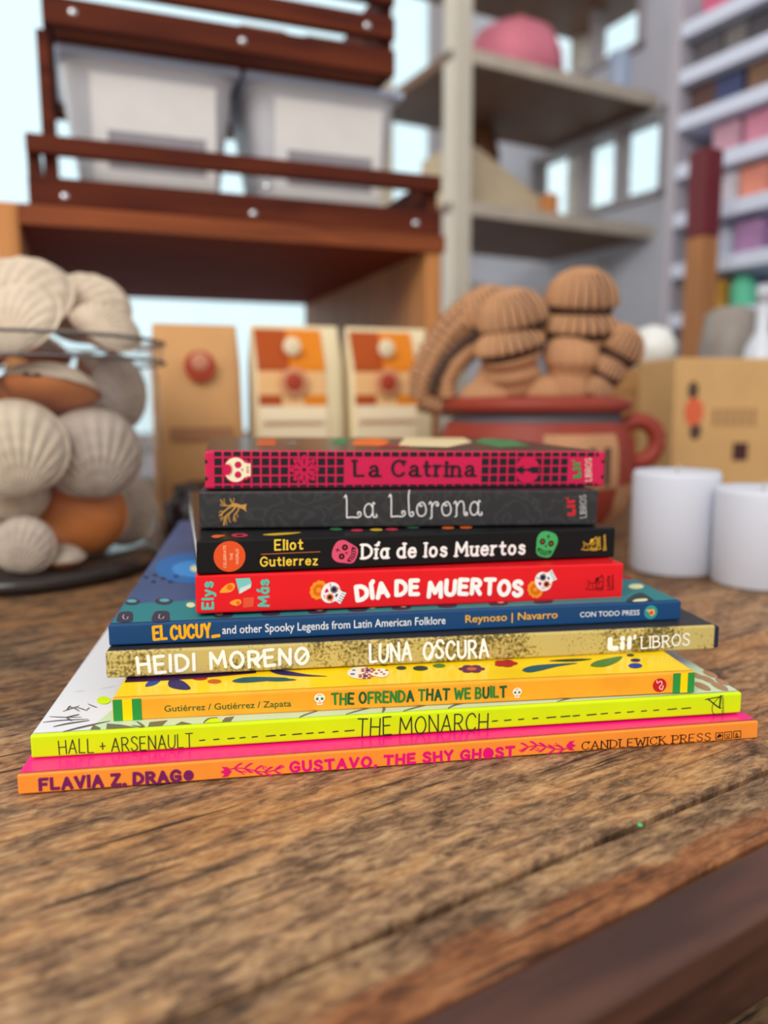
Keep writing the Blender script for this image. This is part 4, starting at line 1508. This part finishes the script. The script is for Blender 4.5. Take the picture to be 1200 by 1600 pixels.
# ------------------------------------------------------------------ glass jar of shells
M_JAR = bpy.data.materials.new('jar_glass')
M_JAR.use_nodes = True
n, l = M_JAR.node_tree.nodes, M_JAR.node_tree.links
for x in list(n):
    if x.type != 'OUTPUT_MATERIAL':
        n.remove(x)
tr, gl, mx_, fr = n.new('ShaderNodeBsdfTransparent'), n.new('ShaderNodeBsdfGlossy'), n.new('ShaderNodeMixShader'), n.new('ShaderNodeLayerWeight')
tr.inputs['Color'].default_value = (0.96, 0.97, 0.97, 1)
gl.inputs['Roughness'].default_value = 0.04
fr.inputs['Blend'].default_value = 0.5
pw = n.new('ShaderNodeMath')
pw.operation = 'POWER'
pw.inputs[1].default_value = 3.0
sc_ = n.new('ShaderNodeMath')
sc_.operation = 'MULTIPLY_ADD'
sc_.inputs[1].default_value = 0.55
sc_.inputs[2].default_value = 0.03
l.new(fr.outputs['Facing'], pw.inputs[0])
l.new(pw.outputs[0], sc_.inputs[0])
l.new(sc_.outputs[0], mx_.inputs[0])
l.new(tr.outputs[0], mx_.inputs[1])
l.new(gl.outputs[0], mx_.inputs[2])
l.new(mx_.outputs[0], n['Material Output'].inputs[0])
JO = Vector((-0.302, 0.650, 0))
JR = 0.115
jar = thing('glass_jar', 'wide clear glass jar heaped with ribbed shells, at the left end of the table', 'jar', JO)
MB().lathe([(JR * 0.90, 0.012), (JR * 0.98, 0.02), (JR, 0.04), (JR, 0.158), (JR * 0.985, 0.168)], 64).build('jar_wall', M_JAR, jar)
MB().lathe([(JR * 0.985, 0.168), (JR * 1.03, 0.171), (JR * 1.04, 0.180), (JR * 1.03, 0.188), (JR * 0.99, 0.190), (JR * 0.975, 0.184), (JR * 0.975, 0.172)], 64).build('jar_rim', M_JAR, jar)
for z in (0.171, 0.187):  # added grey rings imitate refraction lines in the thick glass lip
    MB().tube([((JR * 1.045) * math.cos(k * math.pi / 32), (JR * 1.045) * math.sin(k * math.pi / 32), z) for k in range(65)], 0.0013, 8).build('rim_refraction_ring', mat('refraction_line_grey', rgb(120, 112, 112), 0.4, 0.5, 0.6), jar)
MB().lathe([(0, 0.0005), (JR * 0.86, 0.0005), (JR * 0.93, 0.004), (JR * 0.90, 0.012), (0, 0.012)], 64).build('jar_base', mat('dark_glass_base', rgb(52, 44, 42), 0.2), jar)

M_RIB = mat('ribbed_shell', rgb(206, 188, 166), 0.7, 0.2, var=0.10, scale=60)
M_RIBG = mat('grey_ribbed_shell', rgb(188, 172, 158), 0.7, 0.2, var=0.12, scale=60)
M_BROWN = mat('brown_shell', rgb(206, 124, 66), 0.55, 0.3, var=0.12, scale=30)


def valve(R_, H, ribs, amp, up_=1, nphi=121, nt=30):
    rows = []
    for i in range(nt + 1):
        t_ = i / nt
        row = []
        for j in range(nphi):
            ph = R(-84) + R(168) * j / (nphi - 1)
            ln = 2 * R_ * math.cos(ph) ** 0.8
            r_ = t_ * ln
            x, y = r_ * math.sin(ph), r_ * math.cos(ph) - R_
            d = min(1, math.hypot(x, y) / R_)
            h = H * math.sqrt(max(0, 1 - d * d)) ** 1.15 + (0.00035 * (1 + math.sin(t_ * 44)) * (1 - d * d) if amp else 0)
            rb = amp * (1 + math.cos(ribs * ph)) * min(1, t_ * 2.5)
            row.append((x, y, up_ * (h + rb * (0.3 + h / H))))
        rows.append(row)
    return MB().grid(rows, False, 0, True, up_ < 0)


MESH = {}
COARSE, COARSE_V = [], []
for key, m_ in (('pale', M_RIB), ('grey', M_RIBG)):
    a = valve(0.034, 0.0165, 34, 0.0007).build('ribbed_valve', m_)
    b_ = valve(0.0332, 0.0165, 0, 0.0, -1).build('smooth_valve', M_BROWN)
    MESH[key] = (a.data, b_.data)
    if not COARSE:
        for q_ in (valve(0.0345, 0.0186, 0, 0.0, 1, 29, 9), valve(0.0345, 0.0171, 0, 0.0, -1, 29, 9)):
            o_ = len(COARSE_V)
            COARSE_V += [Vector(v) for v in q_.v]
            COARSE += [[i + o_ for i in f] for f in q_.f]
    bpy.data.objects.remove(a)
    bpy.data.objects.remove(b_)


def in_jar(px, py, rho):
    """point seen at (px, py) at distance rho from the jar's axis, on the near side"""
    best = None
    for k in range(400):
        Y = 0.50 + k * 0.0006
        q_ = at(px, py, Y)
        e_ = abs((q_.xy - JO.xy).length - rho)
        if best is None or e_ < best[0] - 1e-4:
            best = (e_, q_)
    return best[1]


PLACED = []
DEBUG = False


def shell_tree(key, mx):
    vs = [mx @ v for v in COARSE_V]
    fs = COARSE
    return BVHTree.FromPolygons(vs, fs), vs


def shell(pos, sc, rot, key, label, group='shells heaped in the glass jar'):
    """settles the shell inside the jar wall and clear of the shells already there, then links it"""
    rm = Matrix.Rotation(R(rot[2]), 4, 'Z') @ Matrix.Rotation(R(rot[1]), 4, 'Y') @ Matrix.Rotation(R(rot[0]), 4, 'X') @ Matrix.Scale(sc, 4)
    p = pos.copy()
    ok = False
    for tries in range(34):
        tree, vs = shell_tree(key, Matrix.Translation(p) @ rm)
        low = min(v.z for v in vs)
        if low < 0.0135:
            p.z += 0.0137 - low
            continue
        if low < 0.192:
            lim = 0.1120 if max(v.z for v in vs) < 0.165 else 0.1080
            far = max((v for v in vs if v.z < 0.194), key=lambda v: (v.xy - JO.xy).length)
            ex = (far.xy - JO.xy).length - lim
            if ex > 0:
                d = (far.xy - JO.xy).normalized() * (ex + 0.0003)
                p.x -= d.x
                p.y -= d.y
                continue
        hit = [t for t in PLACED if t.overlap(tree)]
        if not hit:
            ok = True
            break
        p.y += 0.003
        p.z += 0.0015 if pos.z > 0.2 else 0
    if not ok:
        if DEBUG and 'among' not in label:
            print('skip', label)
        return None
    PLACED.append(tree)
    o = thing('scallop_shell', label, 'shell', p, tuple(R(a) for a in rot), group)
    o.scale = (sc, sc, sc)
    for nm, me in zip(('ribbed_valve', 'smooth_valve'), MESH[key]):
        c = bpy.data.objects.new(nm, me)
        C.objects.link(c)
        c.parent = o
    return o


# rot: tilt about x (90 = ribbed side to the viewer, -90 = brown side to the viewer), y, z
SH = [
 (20, 700, 0.088, 1.05, (80, -10, 20), 'pale', 'pale ribbed shell facing out at the left edge, left of the round grey one'),
 (148, 708, 0.086, 1.04, (84, 0, 30), 'grey', 'round grey ribbed shell facing out, in the middle of the jar front'),
 (114, 832, 0.074, 0.98, (-86, 0, 24), 'pale', 'brown smooth-side shell facing out near the bottom of the jar'),
 (70, 607, 0.078, 1.05, (-16, 4, 0), 'pale', 'shell lying edge-on, pale ribs above and brown below, near the jar rim'),
 (203, 612, 0.090, 0.98, (86, 0, 72), 'grey', 'grey ribbed shell standing upright by the right wall under the rim'),
 (205, 800, 0.088, 0.98, (86, 0, 66), 'grey', 'orange-brown shell tilted against the right wall, grey ribs outward'),
 (200, 880, 0.085, 0.5, (-20, 10, 20), 'pale', 'small tilted brown shell at the right of the jar bottom'),
 (25, 468, 0.020, 1.25, (52, 0, 0), 'pale', 'large pale ribbed shell crowning the heap above the rim'),
 (112, 505, 0.050, 1.10, (45, 30, -10), 'pale', 'pale ribbed shell on the heap, right of the crowning one'),
 (168, 512, 0.085, 0.80, (25, 35, 0), 'pale', 'small pale shell at the right foot of the heap, on the rim'),
 (25, 500, 0.075, 0.95, (55, -12, 0), 'pale', 'pale shell in front of the crowning shell, just above the rim'),
 (0, 585, 0.080, 0.9, (-20, 0, 0), 'pale', 'brown-sided shell just under the rim at the left picture edge'),
 (150, 570, 0.075, 0.9, (-15, 20, 0), 'pale', 'brown-edged shell just under the rim, above the round grey shell'),
 (15, 800, 0.085, 0.85, (60, 20, 70), 'grey', 'grey shell at the left picture edge, left of the brown smooth one'),
 (40, 893, 0.088, 0.62, (78, 10, 10), 'grey', 'small pale grey shell standing at the bottom left of the jar'),
 (12, 905, 0.090, 0.7, (-70, 0, 0), 'pale', 'small brown shell at the bottom corner of the picture-edge side'),
 (95, 905, 0.085, 0.46, (12, 0, 30), 'grey', 'small dark grey shell on the jar floor below the smooth brown one'),
 (155, 900, 0.090, 0.46, (-8, 0, 50), 'grey', 'small grey shell lying on the jar floor toward the right'),
 (80, 765, 0.098, 0.36, (70, 0, 20), 'grey', 'small white-edged shell wedged between the two ribbed shells and the brown one'),
]
for s_ in SH:
    shell(in_jar(*s_[:3]), *s_[3:])
# deeper shells behind the front layer, alike and half hidden
rnd = random.Random(23)
for k in range(600):
    a = rnd.uniform(2.6, 6.8) if k % 3 else rnd.uniform(0, 6.28)
    r_ = rnd.uniform(0.03, 0.10)
    shell(JO + Vector((r_ * math.cos(a), r_ * math.sin(a), rnd.uniform(0.03, 0.20))), rnd.uniform(0.58, 0.92), (rnd.choice((80, 75, 20, 50, -60, 85)) + rnd.uniform(-15, 15), rnd.uniform(-25, 25), math.degrees(a) + 90 + rnd.uniform(-30, 30)),
          'grey' if k % 2 else 'pale', 'ribbed shell packed among the others in the glass jar', 'shells packed in the jar')

# ------------------------------------------------------------------ clay sculpture
M_CLAY = mat('tan_clay', rgb(184, 136, 98), 0.8, 0.25, var=0.10, scale=30)
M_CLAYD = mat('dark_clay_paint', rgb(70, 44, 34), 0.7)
M_RED = mat('red_clay_paint', rgb(146, 56, 42), 0.5, 0.3, var=0.12, scale=20)
YS = 0.80
po = at(835, 700, YS)
clay = thing('clay_sculpture', 'carved clay sculpture of ribbed tan domes over a red painted pot', 'sculpture', (po.x, po.y, 0))
K = YS / F_PX
pot = [(0, 0.0005), (0.062, 0.0005), (0.070, 0.006), (0.092, 0.035), (0.099, 0.065), (0.098, 0.095), (0.092, 0.112), (0.089, 0.118)]
MB().lathe(pot, 56).build('pot_body', M_RED, clay)
MB().lathe([(0.089, 0.118), (0.084, 0.120), (0.084, 0.126), (0.0905, 0.128)], 56).build('dark_neck_band', mat('slate_paint', rgb(92, 82, 88), 0.5), clay)
MB().lathe([(0.0905, 0.128), (0.094, 0.132), (0.093, 0.138), (0.080, 0.142), (0.0, 0.144)], 56).build('pot_rim', M_RED, clay)
for nm, a0, a1, z0, z1, m_ in (('beige_panel', -96, -50, 0.058, 0.108, M_CLAY), ('low_tan_panel', -50, -12, 0.012, 0.060, M_CLAY)):
    rows = []
    for zi in range(7):
        z = z0 + (z1 - z0) * zi / 6
        for k in range(len(pot) - 1):
            if pot[k][1] <= z <= pot[k + 1][1] and pot[k + 1][1] > pot[k][1]:
                r_ = pot[k][0] + (pot[k + 1][0] - pot[k][0]) * (z - pot[k][1]) / (pot[k + 1][1] - pot[k][1])
        rows.append([((r_ + 0.0008) * math.cos(R(a0 + (a1 - a0) * j / 16)), (r_ + 0.0008) * math.sin(R(a0 + (a1 - a0) * j / 16)), z) for j in range(17)])
    MB().grid(rows).build(nm, m_, clay)
for a0 in (-82, -72, -62):
    rows = []
    for zi in range(5):
        z = 0.062 + 0.034 * zi / 4
        rows.append([((0.0992 + 0.0012) * math.cos(R(a0 + 4 * j / 3)), (0.0992 + 0.0012) * math.sin(R(a0 + 4 * j / 3)), z) for j in range(4)])
    MB().grid(rows).build('dark_stripe', M_CLAYD, clay)


def hd_(px, py, dy=0.0):
    v = at(px, py, YS + dy)
    return Vector((v.x - po.x, v.y - po.y, v.z))


a0 = hd_(960, 690, -0.03)
MB().tube([a0 + Vector((0.022 + 0.020 * math.cos(t_), 0, 0.020 * math.sin(t_))) for t_ in [k * 2 * math.pi / 20 for k in range(21)]], 0.0085, 10).build('handle', M_RED, clay)


def dome(px, py, rx, ry, roll, dy, band=True, name='ribbed_dome', k=22, dx=0.0):
    """mushroom-like clay lobe: ribbed cap, dark painted undercut and a stub below"""
    c = hd_(px, py, dy)
    r_, h = rx * K, ry * K * 1.2
    mx = Matrix.Translation(c) @ Matrix.Rotation(R(roll), 4, 'Y') @ Matrix.Rotation(R(12), 4, 'X')
    mb = MB()
    prof = [(0.0, h)] + [(r_ * math.sin(a), h * math.cos(a)) for a in (0.3, 0.6, 0.9, 1.2, 1.45)]
    mb.lathe(prof, 88, mx, 0, 0.075, k)
    e_ = prof[-1]
    mb.lathe([e_, (r_ * 1.02, -0.04 * h), (r_ * 1.0, -0.12 * h)], 88, mx, 0, 0.075, k)
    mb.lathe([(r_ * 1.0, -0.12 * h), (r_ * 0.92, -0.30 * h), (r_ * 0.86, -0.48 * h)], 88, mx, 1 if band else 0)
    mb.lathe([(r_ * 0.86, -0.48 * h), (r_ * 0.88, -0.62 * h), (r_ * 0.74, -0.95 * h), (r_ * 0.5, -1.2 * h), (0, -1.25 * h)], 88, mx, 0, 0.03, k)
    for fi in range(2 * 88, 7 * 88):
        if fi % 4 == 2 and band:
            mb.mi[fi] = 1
    return mb.build(name, [M_CLAY, M_CLAYD], clay)


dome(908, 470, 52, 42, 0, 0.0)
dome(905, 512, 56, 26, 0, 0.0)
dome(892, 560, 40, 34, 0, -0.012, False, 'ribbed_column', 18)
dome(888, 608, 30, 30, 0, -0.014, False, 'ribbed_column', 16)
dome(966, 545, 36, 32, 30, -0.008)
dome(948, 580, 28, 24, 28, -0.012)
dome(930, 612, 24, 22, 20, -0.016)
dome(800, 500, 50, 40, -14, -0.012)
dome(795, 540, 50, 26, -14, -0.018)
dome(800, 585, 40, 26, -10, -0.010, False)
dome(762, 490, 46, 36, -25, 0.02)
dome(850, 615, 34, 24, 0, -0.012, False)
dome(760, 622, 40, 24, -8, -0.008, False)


def arm(pts, radii, name):
    q = [hd_(*p_) for p_ in pts]
    out, rr = [], []
    N = len(q)
    for i in range(N - 1):
        for k in range(10):
            t_ = k / 10
            out.append(q[i].lerp(q[i + 1], t_))
            base = radii[i] + (radii[i + 1] - radii[i]) * t_
            rr.append(base * K * (1 + 0.16 * math.cos((i * 10 + k) * math.pi / 1.5)))
    out.append(q[-1])
    rr.append(radii[-1] * K)
    mb = MB().tube(out, 0.01, 16, 0, rr)
    for fi in range((len(out) - 1) * 16):
        if name == 'ribbed_arm' and (fi // 16) % 3 == 1 and fi % 2:
            mb.mi[fi] = 1
    return mb.build(name, [M_CLAY, M_CLAYD], clay)


arm([(768, 470, 0.02), (735, 490, 0.02), (705, 520, 0.02), (680, 555, 0.02), (662, 590, 0.02), (655, 625, 0.02)], [26, 30, 30, 28, 24, 18], 'ribbed_arm')
arm([(760, 525, 0.015), (735, 545, 0.015), (712, 568, 0.01), (698, 595, 0.01), (700, 622, 0.01)], [14, 17, 16, 14, 14], 'inner_arm')
arm([(752, 520, 0.006), (722, 537, 0.006), (698, 562, 0.004), (682, 590, 0.004), (676, 612, 0.004)], [7, 8, 8, 8, 6], 'dark_groove').data.materials[0] = M_CLAYD
arm([(770, 570, 0.0), (760, 600, 0.0), (768, 630, 0.0)], [18, 20, 26], 'inner_arm')
arm([(655, 625, 0.02), (690, 634, 0.02), (740, 640, 0.02)], [18, 16, 18], 'ribbed_arm')

# ------------------------------------------------------------------ candles and kraft boxes on the right
M_WAX = mat('white_wax', rgb(208, 211, 222), 0.5, 0.3)
M_WAX.node_tree.nodes['Principled BSDF'].inputs['Subsurface Weight'].default_value = 0.25
M_WAX.node_tree.nodes['Principled BSDF'].inputs['Subsurface Radius'].default_value = (0.01, 0.009, 0.008)
for px, Y, r_, h, lb in ((1050, 0.634, 0.0340, 0.082, 'white pillar candle beside the book stack, the farther of the pair'), (1184, 0.585, 0.0335, 0.0735, 'white pillar candle at the right picture edge, nearer of the pair')):
    v = at(px, 900, Y)
    o = thing('pillar_candle', lb, 'candle', (v.x, v.y, 0), (0, 0, 0), 'white candles on the table')
    MB().lathe([(0, 0.0005), (r_ * 0.96, 0.0005), (r_, 0.003), (r_, h - 0.004), (r_ * 0.96, h), (r_ * 0.80, h - 0.001), (r_ * 0.3, h - 0.004), (0, h - 0.004)], 56).build('wax_body', M_WAX, o)
    MB().tube([(0, 0, h - 0.004), (0.0004, 0, h + 0.002), (0.002, 0, h + 0.005)], 0.0009, 8).build('wick', ink(180, 174, 168), o)
M_BOX = mat('box_cardboard', rgb(208, 166, 112), 0.75, 0.2, var=0.05, scale=20)
v0 = at(1053, 640, 0.98)
o = thing('cardboard_box', 'tan printed kraft box behind the candles, with a black and orange figure', 'box', (v0.x, v0.y, 0), (0, 0, R(8)))
MB().box((0, 0, 0.0005), (0.19, 0.10, 0.190), 0.0025).build('carton', M_BOX, o)
fx = lambda X: (X - 1053) * 0.98 / F_PX
fz = lambda Yp: CAM_Z + (628 - Yp) * 0.98 / F_PX
mb = MB()
for (X, Yp, rx, ry, k) in ((1083, 612, 9, 14, 0), (1086, 645, 16, 22, 1), (1090, 675, 10, 14, 0)):
    mb.add([(fx(X) + rx * 0.0008 * math.cos(a * 0.524), -0.0005 - 0.0002 * k, fz(Yp) + ry * 0.0008 * math.sin(a * 0.524)) for a in range(12)], [list(range(12))], k)
f_ = mb.build('printed_figure', [ink(84, 66, 54), ink(222, 104, 70)], o)
mb = MB()
for k in range(6):
    X = 1118 + k * 13
    mb.box((fx(X), -0.0006, fz(668)), (fx(X + 8), 0, fz(640)))
mb.build('printed_lettering', ink(170, 130, 90), o)
MB().box((fx(1155), -0.0008, fz(722)), (fx(1180), 0, fz(694))).build('dark_print', ink(74, 44, 44), o)
v0 = at(950, 640, 1.13)
o = thing('cardboard_box', 'plain brown cardboard box between the clay sculpture and the printed kraft box', 'box', (v0.x, v0.y, 0), (0, 0, R(6)))
MB().box((0, 0, 0.0005), (0.094, 0.10, 0.184), 0.0025).build('carton', mat('brown_cardboard', rgb(178, 132, 84), 0.75, 0.2, var=0.06, scale=20), o)
MB().box((0.0, -0.0006, 0.150), (0.094, 0.0, 0.152)).build('flap_seam', ink(120, 84, 50), o)

# ------------------------------------------------------------------ metal shelving unit behind
KY = R(28)
kd, ke = Vector((math.cos(KY), math.sin(KY), 0)), Vector((-math.sin(KY), math.cos(KY), 0))
KS = 1.17
KO = Vector((0.138, 1.60, 0)) * KS
kz = lambda z: CAM_Z + (z - CAM_Z) * KS
M_POST = mat('beige_metal', rgb(214, 206, 190), 0.4, 0.5, 0.0, var=0.05, scale=8)
M_SHF = mat('shelf_board', rgb(196, 184, 168), 0.5, var=0.12, scale=12)
M_SHFU = mat('brown_shelf_panel', rgb(120, 86, 62), 0.6, var=0.2, scale=6)
unit = thing('metal_shelving', 'beige metal shelving unit with four posts behind the clay sculpture', 'shelf', KO, (0, 0, KY))
UW, UD, UP = 0.632 * KS, 0.36 * KS, 0.042 * KS
for a, c in ((0, 0), (UW - UP, 0), (0, UD - UP), (UW - UP, UD - UP)):
    MB().box((a, c, -0.75), (a + UP, c + UP, 1.45), 0.003).build('post', M_POST, unit)
for z in (0.285, 0.527, 0.808, 1.09):
    MB().box((0.0, 0.004, kz(z) - 0.026), (UW, UD, kz(z)), 0.002).build('shelf_board', M_SHFU, unit)
    MB().box((UP, -0.002, kz(z) - 0.028), (UW - UP, 0.004, kz(z) + 0.002), 0.001).build('shelf_lip', M_SHF, unit)


def on_unit(s0, e0, z):
    return KO + (kd * s0 + ke * e0) * KS + Vector((0, 0, kz(z) + 0.0004))


o = thing('pink_hat', 'round pink cushion with an orange rim on the upper metal shelf', 'cushion', on_unit(0.245, 0.14, 0.8085), (0, 0, KY))
MB().lathe([(0, 0), (0.075, 0.002), (0.090, 0.02), (0.086, 0.06), (0.070, 0.092), (0.04, 0.108), (0, 0.112)], 36).build('cushion_body', mat('pink_cloth', rgb(226, 130, 150), 0.8, var=0.12, scale=14), o)
MB().tube([(0.094 * math.sin(k * 0.165), -0.01, 0.012 + 0.106 * abs(math.cos(k * 0.165)) if k < 20 else 0.012) for k in range(0, 10)], 0.008, 8).build('orange_trim', mat('orange_cloth', rgb(220, 136, 80), 0.8), o)
o.name, o.scale = 'round_cushion', (KS * 1.2, KS * 1.2, KS * 1.25)
x = MB().box((-0.06, -0.05, 0), (0.06, 0.05, 0.022), 0.006, 3).build('folded_cloth', mat('coral_cloth', rgb(226, 132, 124), 0.8, var=0.15, scale=20), None, on_unit(0.42, 0.10, 0.8085))
x.rotation_euler, x.scale = (0, 0, KY), (KS, KS, KS)
tag(x, 'flat coral folded cloth on the upper metal shelf, right of the pink cushion', 'cloth')


def bottle(label, loc, r_, h, color, neck=True, name='bottle', cat='bottle', sc=1.17):
    prof = [(0, 0), (r_ * 0.95, 0), (r_, 0.004), (r_, h * 0.62)] + ([(r_ * 0.8, h * 0.72), (r_ * 0.34, h * 0.80), (r_ * 0.34, h * 0.94)] if neck else [(r_, h * 0.96), (r_ * 0.9, h)]) + ([] if neck else [(0, h)])
    o = thing(name, label, cat, loc)
    o.scale = (sc, sc, sc)
    MB().lathe(prof, 28).build('body', mat('bottle_glaze', color, 0.3, 0.5), o)
    MB().lathe([(0, h * 0.94 if neck else h), (r_ * 0.42, h * 0.94 if neck else h), (r_ * 0.42, h * 1.02), (0, h * 1.03)], 20).build('cap', mat('bottle_cap', tuple(c * 0.8 for c in color[:3]) + (1,), 0.4), o)
    return o


bottle('pale blue bottle on the upper metal shelf, toward its right end', on_unit(0.525, 0.11, 0.8085), 0.024, 0.125, rgb(176, 196, 226), False)
bottle('white jar with pink top on the upper metal shelf, against the right post', on_unit(0.590, 0.16, 0.8085), 0.030, 0.11, rgb(196, 208, 226), False, 'jar', 'jar')
x = MB()
x.add([(0, 0, 0), (0.27, 0, 0), (0.27, 0.16, 0), (0, 0.16, 0), (0, 0.01, 0.128), (0.05, 0.01, 0.126), (0.27, 0.01, 0.02), (0.27, 0.15, 0.02), (0.05, 0.15, 0.126), (0, 0.15, 0.128)],
      [(3, 2, 1, 0), (0, 1, 6, 5, 4), (2, 3, 9, 8, 7), (4, 5, 8, 9), (5, 6, 7, 8), (1, 2, 7, 6), (3, 0, 4, 9)])
x = x.build('paper_sack', mat('beige_sack', rgb(202, 184, 154), 0.8, var=0.08, scale=14), None, on_unit(0.046, 0.05, 0.5275))
x.rotation_euler, x.scale = (0, 0, KY), (KS, KS, KS)
tag(x, 'beige slumped paper sack sloping down to the right on the middle metal shelf', 'sack')
x = MB().box((0, 0, 0), (0.03, 0.03, 0.045), 0.005, 3).build('orange_box', mat('orange_card', rgb(214, 140, 80), 0.6), None, on_unit(0.245, 0.012, 0.5275))
x.rotation_euler, x.scale = (0, 0, KY), (KS, KS, KS)
tag(x, 'tiny orange carton in front of the beige sack on the middle metal shelf', 'carton')
x = MB().lathe([(0, 0), (0.03, 0.0), (0.042, 0.06), (0.046, 0.12), (0.034, 0.155), (0, 0.16)], 28).build('brown_basket', mat('brown_wicker', rgb(116, 72, 44), 0.8, var=0.25, scale=60), None, on_unit(0.135, 0.235, 0.5275))
x.location = on_unit(0.26, 0.285, 0.5275)
x.scale = (KS, KS, KS * 1.6)
tag(x, 'tall brown basket standing behind the beige sack on the middle metal shelf', 'basket')
x = MB().box((0, 0, 0), (0.24, 0.14, 0.10), 0.01, 3).build('white_carton', mat('grey_white_card', rgb(178, 170, 164), 0.7, var=0.1, scale=12), None, on_unit(0.08, 0.06, 0.2855))
x.rotation_euler, x.scale = (0, 0, KY), (KS, KS, KS)
tag(x, 'grey-white carton on the lowest metal shelf behind the clay sculpture', 'carton')
bottle('tall white bottle on the lowest metal shelf beside the right post', on_unit(0.535, 0.16, 0.2855), 0.028, 0.22, rgb(222, 230, 226), False, sc=1.0)
x = MB().lathe([(0, 0), (0.02, 0.001), (0.032, 0.016), (0.034, 0.034), (0.024, 0.056), (0, 0.063)], 24).build('white_ball', mat('white_ceramic', rgb(232, 234, 230), 0.35), None, at(1020, 583, 1.20))
x.location.z = 0.1845
x.location.x, x.location.y = at(1018, 583, 1.17).x, at(1018, 583, 1.17).y
tag(x, 'round white ceramic jar lid resting on the plain brown cardboard box', 'lid')

# ------------------------------------------------------------------ right-hand wall with white shelves of goods
rack = thing('display_shelves', 'white display shelves of small colourful goods along the right-hand wall', 'shelf', RW, (0, 0, RY))
SHZ = (0.300, 0.400, 0.500, 0.594, 0.687, 0.773, 0.860)
for z in SHZ:
    MB().box((-0.50, -0.34, z - 0.014), (0.195, 0.0, z + 0.014), 0.002).build('shelf_board', M_WHITE, rack)
for a in (-0.53, 0.195):
    MB().box((a, -0.34, -0.75), (a + 0.026, 0.0, 1.20), 0.002).build('side_upright', mat('rack_upright', rgb(176, 172, 182), 0.5), rack)


def on_rack(s0, dpt, z):
    return RW + rd * s0 + rx_ * dpt + Vector((0, 0, z + 0.0142))


GOODS = [
 (0.150, 6, 'box', (86, 80, 84), 'dark grey carton on the second white shelf from the top, near its inner end'), (0.085, 5, 'box', (110, 104, 104), 'mid grey carton on the second white shelf from the top, beside the dark one'),
 (0.04, 5, 'box', (70, 66, 72), 'charcoal carton on the second white shelf from the top, at the picture edge'), (0.155, 4, 'box', (92, 62, 56), 'dark brown carton on the third white shelf from the top, inner end'),
 (0.10, 4, 'box', (62, 70, 108), 'dark blue carton on the third white shelf from the top'), (0.03, 4, 'box', (120, 88, 66), 'brown carton on the third white shelf from the top, at the picture edge'),
 (0.10, 3, 'box', (196, 150, 168), 'dusty pink carton on the fourth white shelf from the top'), (0.03, 3, 'box', (206, 132, 156), 'brighter pink carton on the fourth white shelf from the top, at the picture edge'),
 (0.10, 2, 'box', (206, 200, 210), 'pale carton on the fifth white shelf from the top'), (0.035, 2, 'box', (224, 140, 120), 'coral carton on the fifth white shelf from the top'),
 (0.10, 1, 'jar', (196, 204, 222), 'white jar on the sixth white shelf from the top'), (0.04, 1, 'box', (168, 124, 168), 'mauve carton on the sixth white shelf from the top'),
 (0.115, 0, 'box', (206, 150, 50), 'yellow carton on the lowest white shelf, next to the wooden post'), (0.055, 0, 'jar', (96, 200, 160), 'green jar on the lowest white shelf'),
 (0.14, 6.9, 'box', (206, 96, 130), 'crimson pink carton on the top white shelf'),
]
for s0, zi, kd_, cc, lb in GOODS:
    z = SHZ[int(zi)] - (0.0 if zi == int(zi) else 0.0)
    z = SHZ[5] if zi == 6 else SHZ[4] if zi == 4 else SHZ[3] if zi == 3 else SHZ[6] if zi > 6 else SHZ[5] if zi == 5 else SHZ[int(zi)]
    h = 0.056 if zi > 3 else 0.062
    m_ = mat('goods', rgb(*cc), 0.6, var=0.15, scale=30)
    if kd_ == 'box':
        x = MB().box((-0.03, -0.02, 0), (0.03, 0.02, h), 0.004, 2).build('small_carton', m_, None, on_rack(s0, 0.045, z))
        x.rotation_euler = (0, 0, RY)
    else:
        x = MB().lathe([(0, 0), (0.022, 0), (0.024, 0.004), (0.024, h * 0.75), (0.016, h * 0.86), (0.017, h), (0, h)], 24).build('small_jar', m_, None, on_rack(s0, 0.045, z))
    tag(x, lb, 'carton' if kd_ == 'box' else 'jar', 'goods on the white shelves')
# wooden post with a dark red upper part
pp = at(1091, 500, 1.47)
o = thing('wooden_post', 'brown wooden post with a dark red upper part, right of the metal shelving', 'post', (pp.x, pp.y, -0.75), (0, 0, R(25)))
MB().box((-0.020, -0.020, 0), (0.020, 0.020, 1.178), 0.002).build('timber', mat('brown_timber', rgb(168, 112, 66), 0.6, var=0.12, scale=10, stretch=(8, 8, 1)), o)
MB().box((-0.021, -0.021, 1.178), (0.021, 0.021, 1.327), 0.003).build('red_sleeve', mat('dark_red_paint', rgb(104, 22, 32), 0.5), o)
# white bottle and grey pot low on the right
bottle('tall white squeeze bottle at the right picture edge, behind the printed kraft box', at(1184, 640, 1.20).xy.to_3d() + Vector((0, 0, 0.0005)), 0.028, 0.30, rgb(216, 222, 232), True, sc=1.0)
x = MB().lathe([(0, 0.0005), (0.04, 0.0005), (0.046, 0.03), (0.047, 0.22), (0.040, 0.275), (0.02, 0.285), (0, 0.285)], 32).build('grey_pot', mat('grey_ceramic', rgb(150, 140, 132), 0.5, var=0.15, scale=12), None, at(1136, 640, 1.28).xy.to_3d())
tag(x, 'grey ceramic pot behind the printed kraft box, left of the white bottle', 'pot')
# a fleck of green glitter on the plank crack
x = MB().lathe([(0, 0.0006), (0.0007, 0.0005), (0.0009, 0)], 8).build('green_fleck', ink(60, 190, 120), None, Vector((0.0835, 0.2408, 0.0001)))
tag(x, 'tiny green fleck lying by the long crack in the table front', 'fleck')
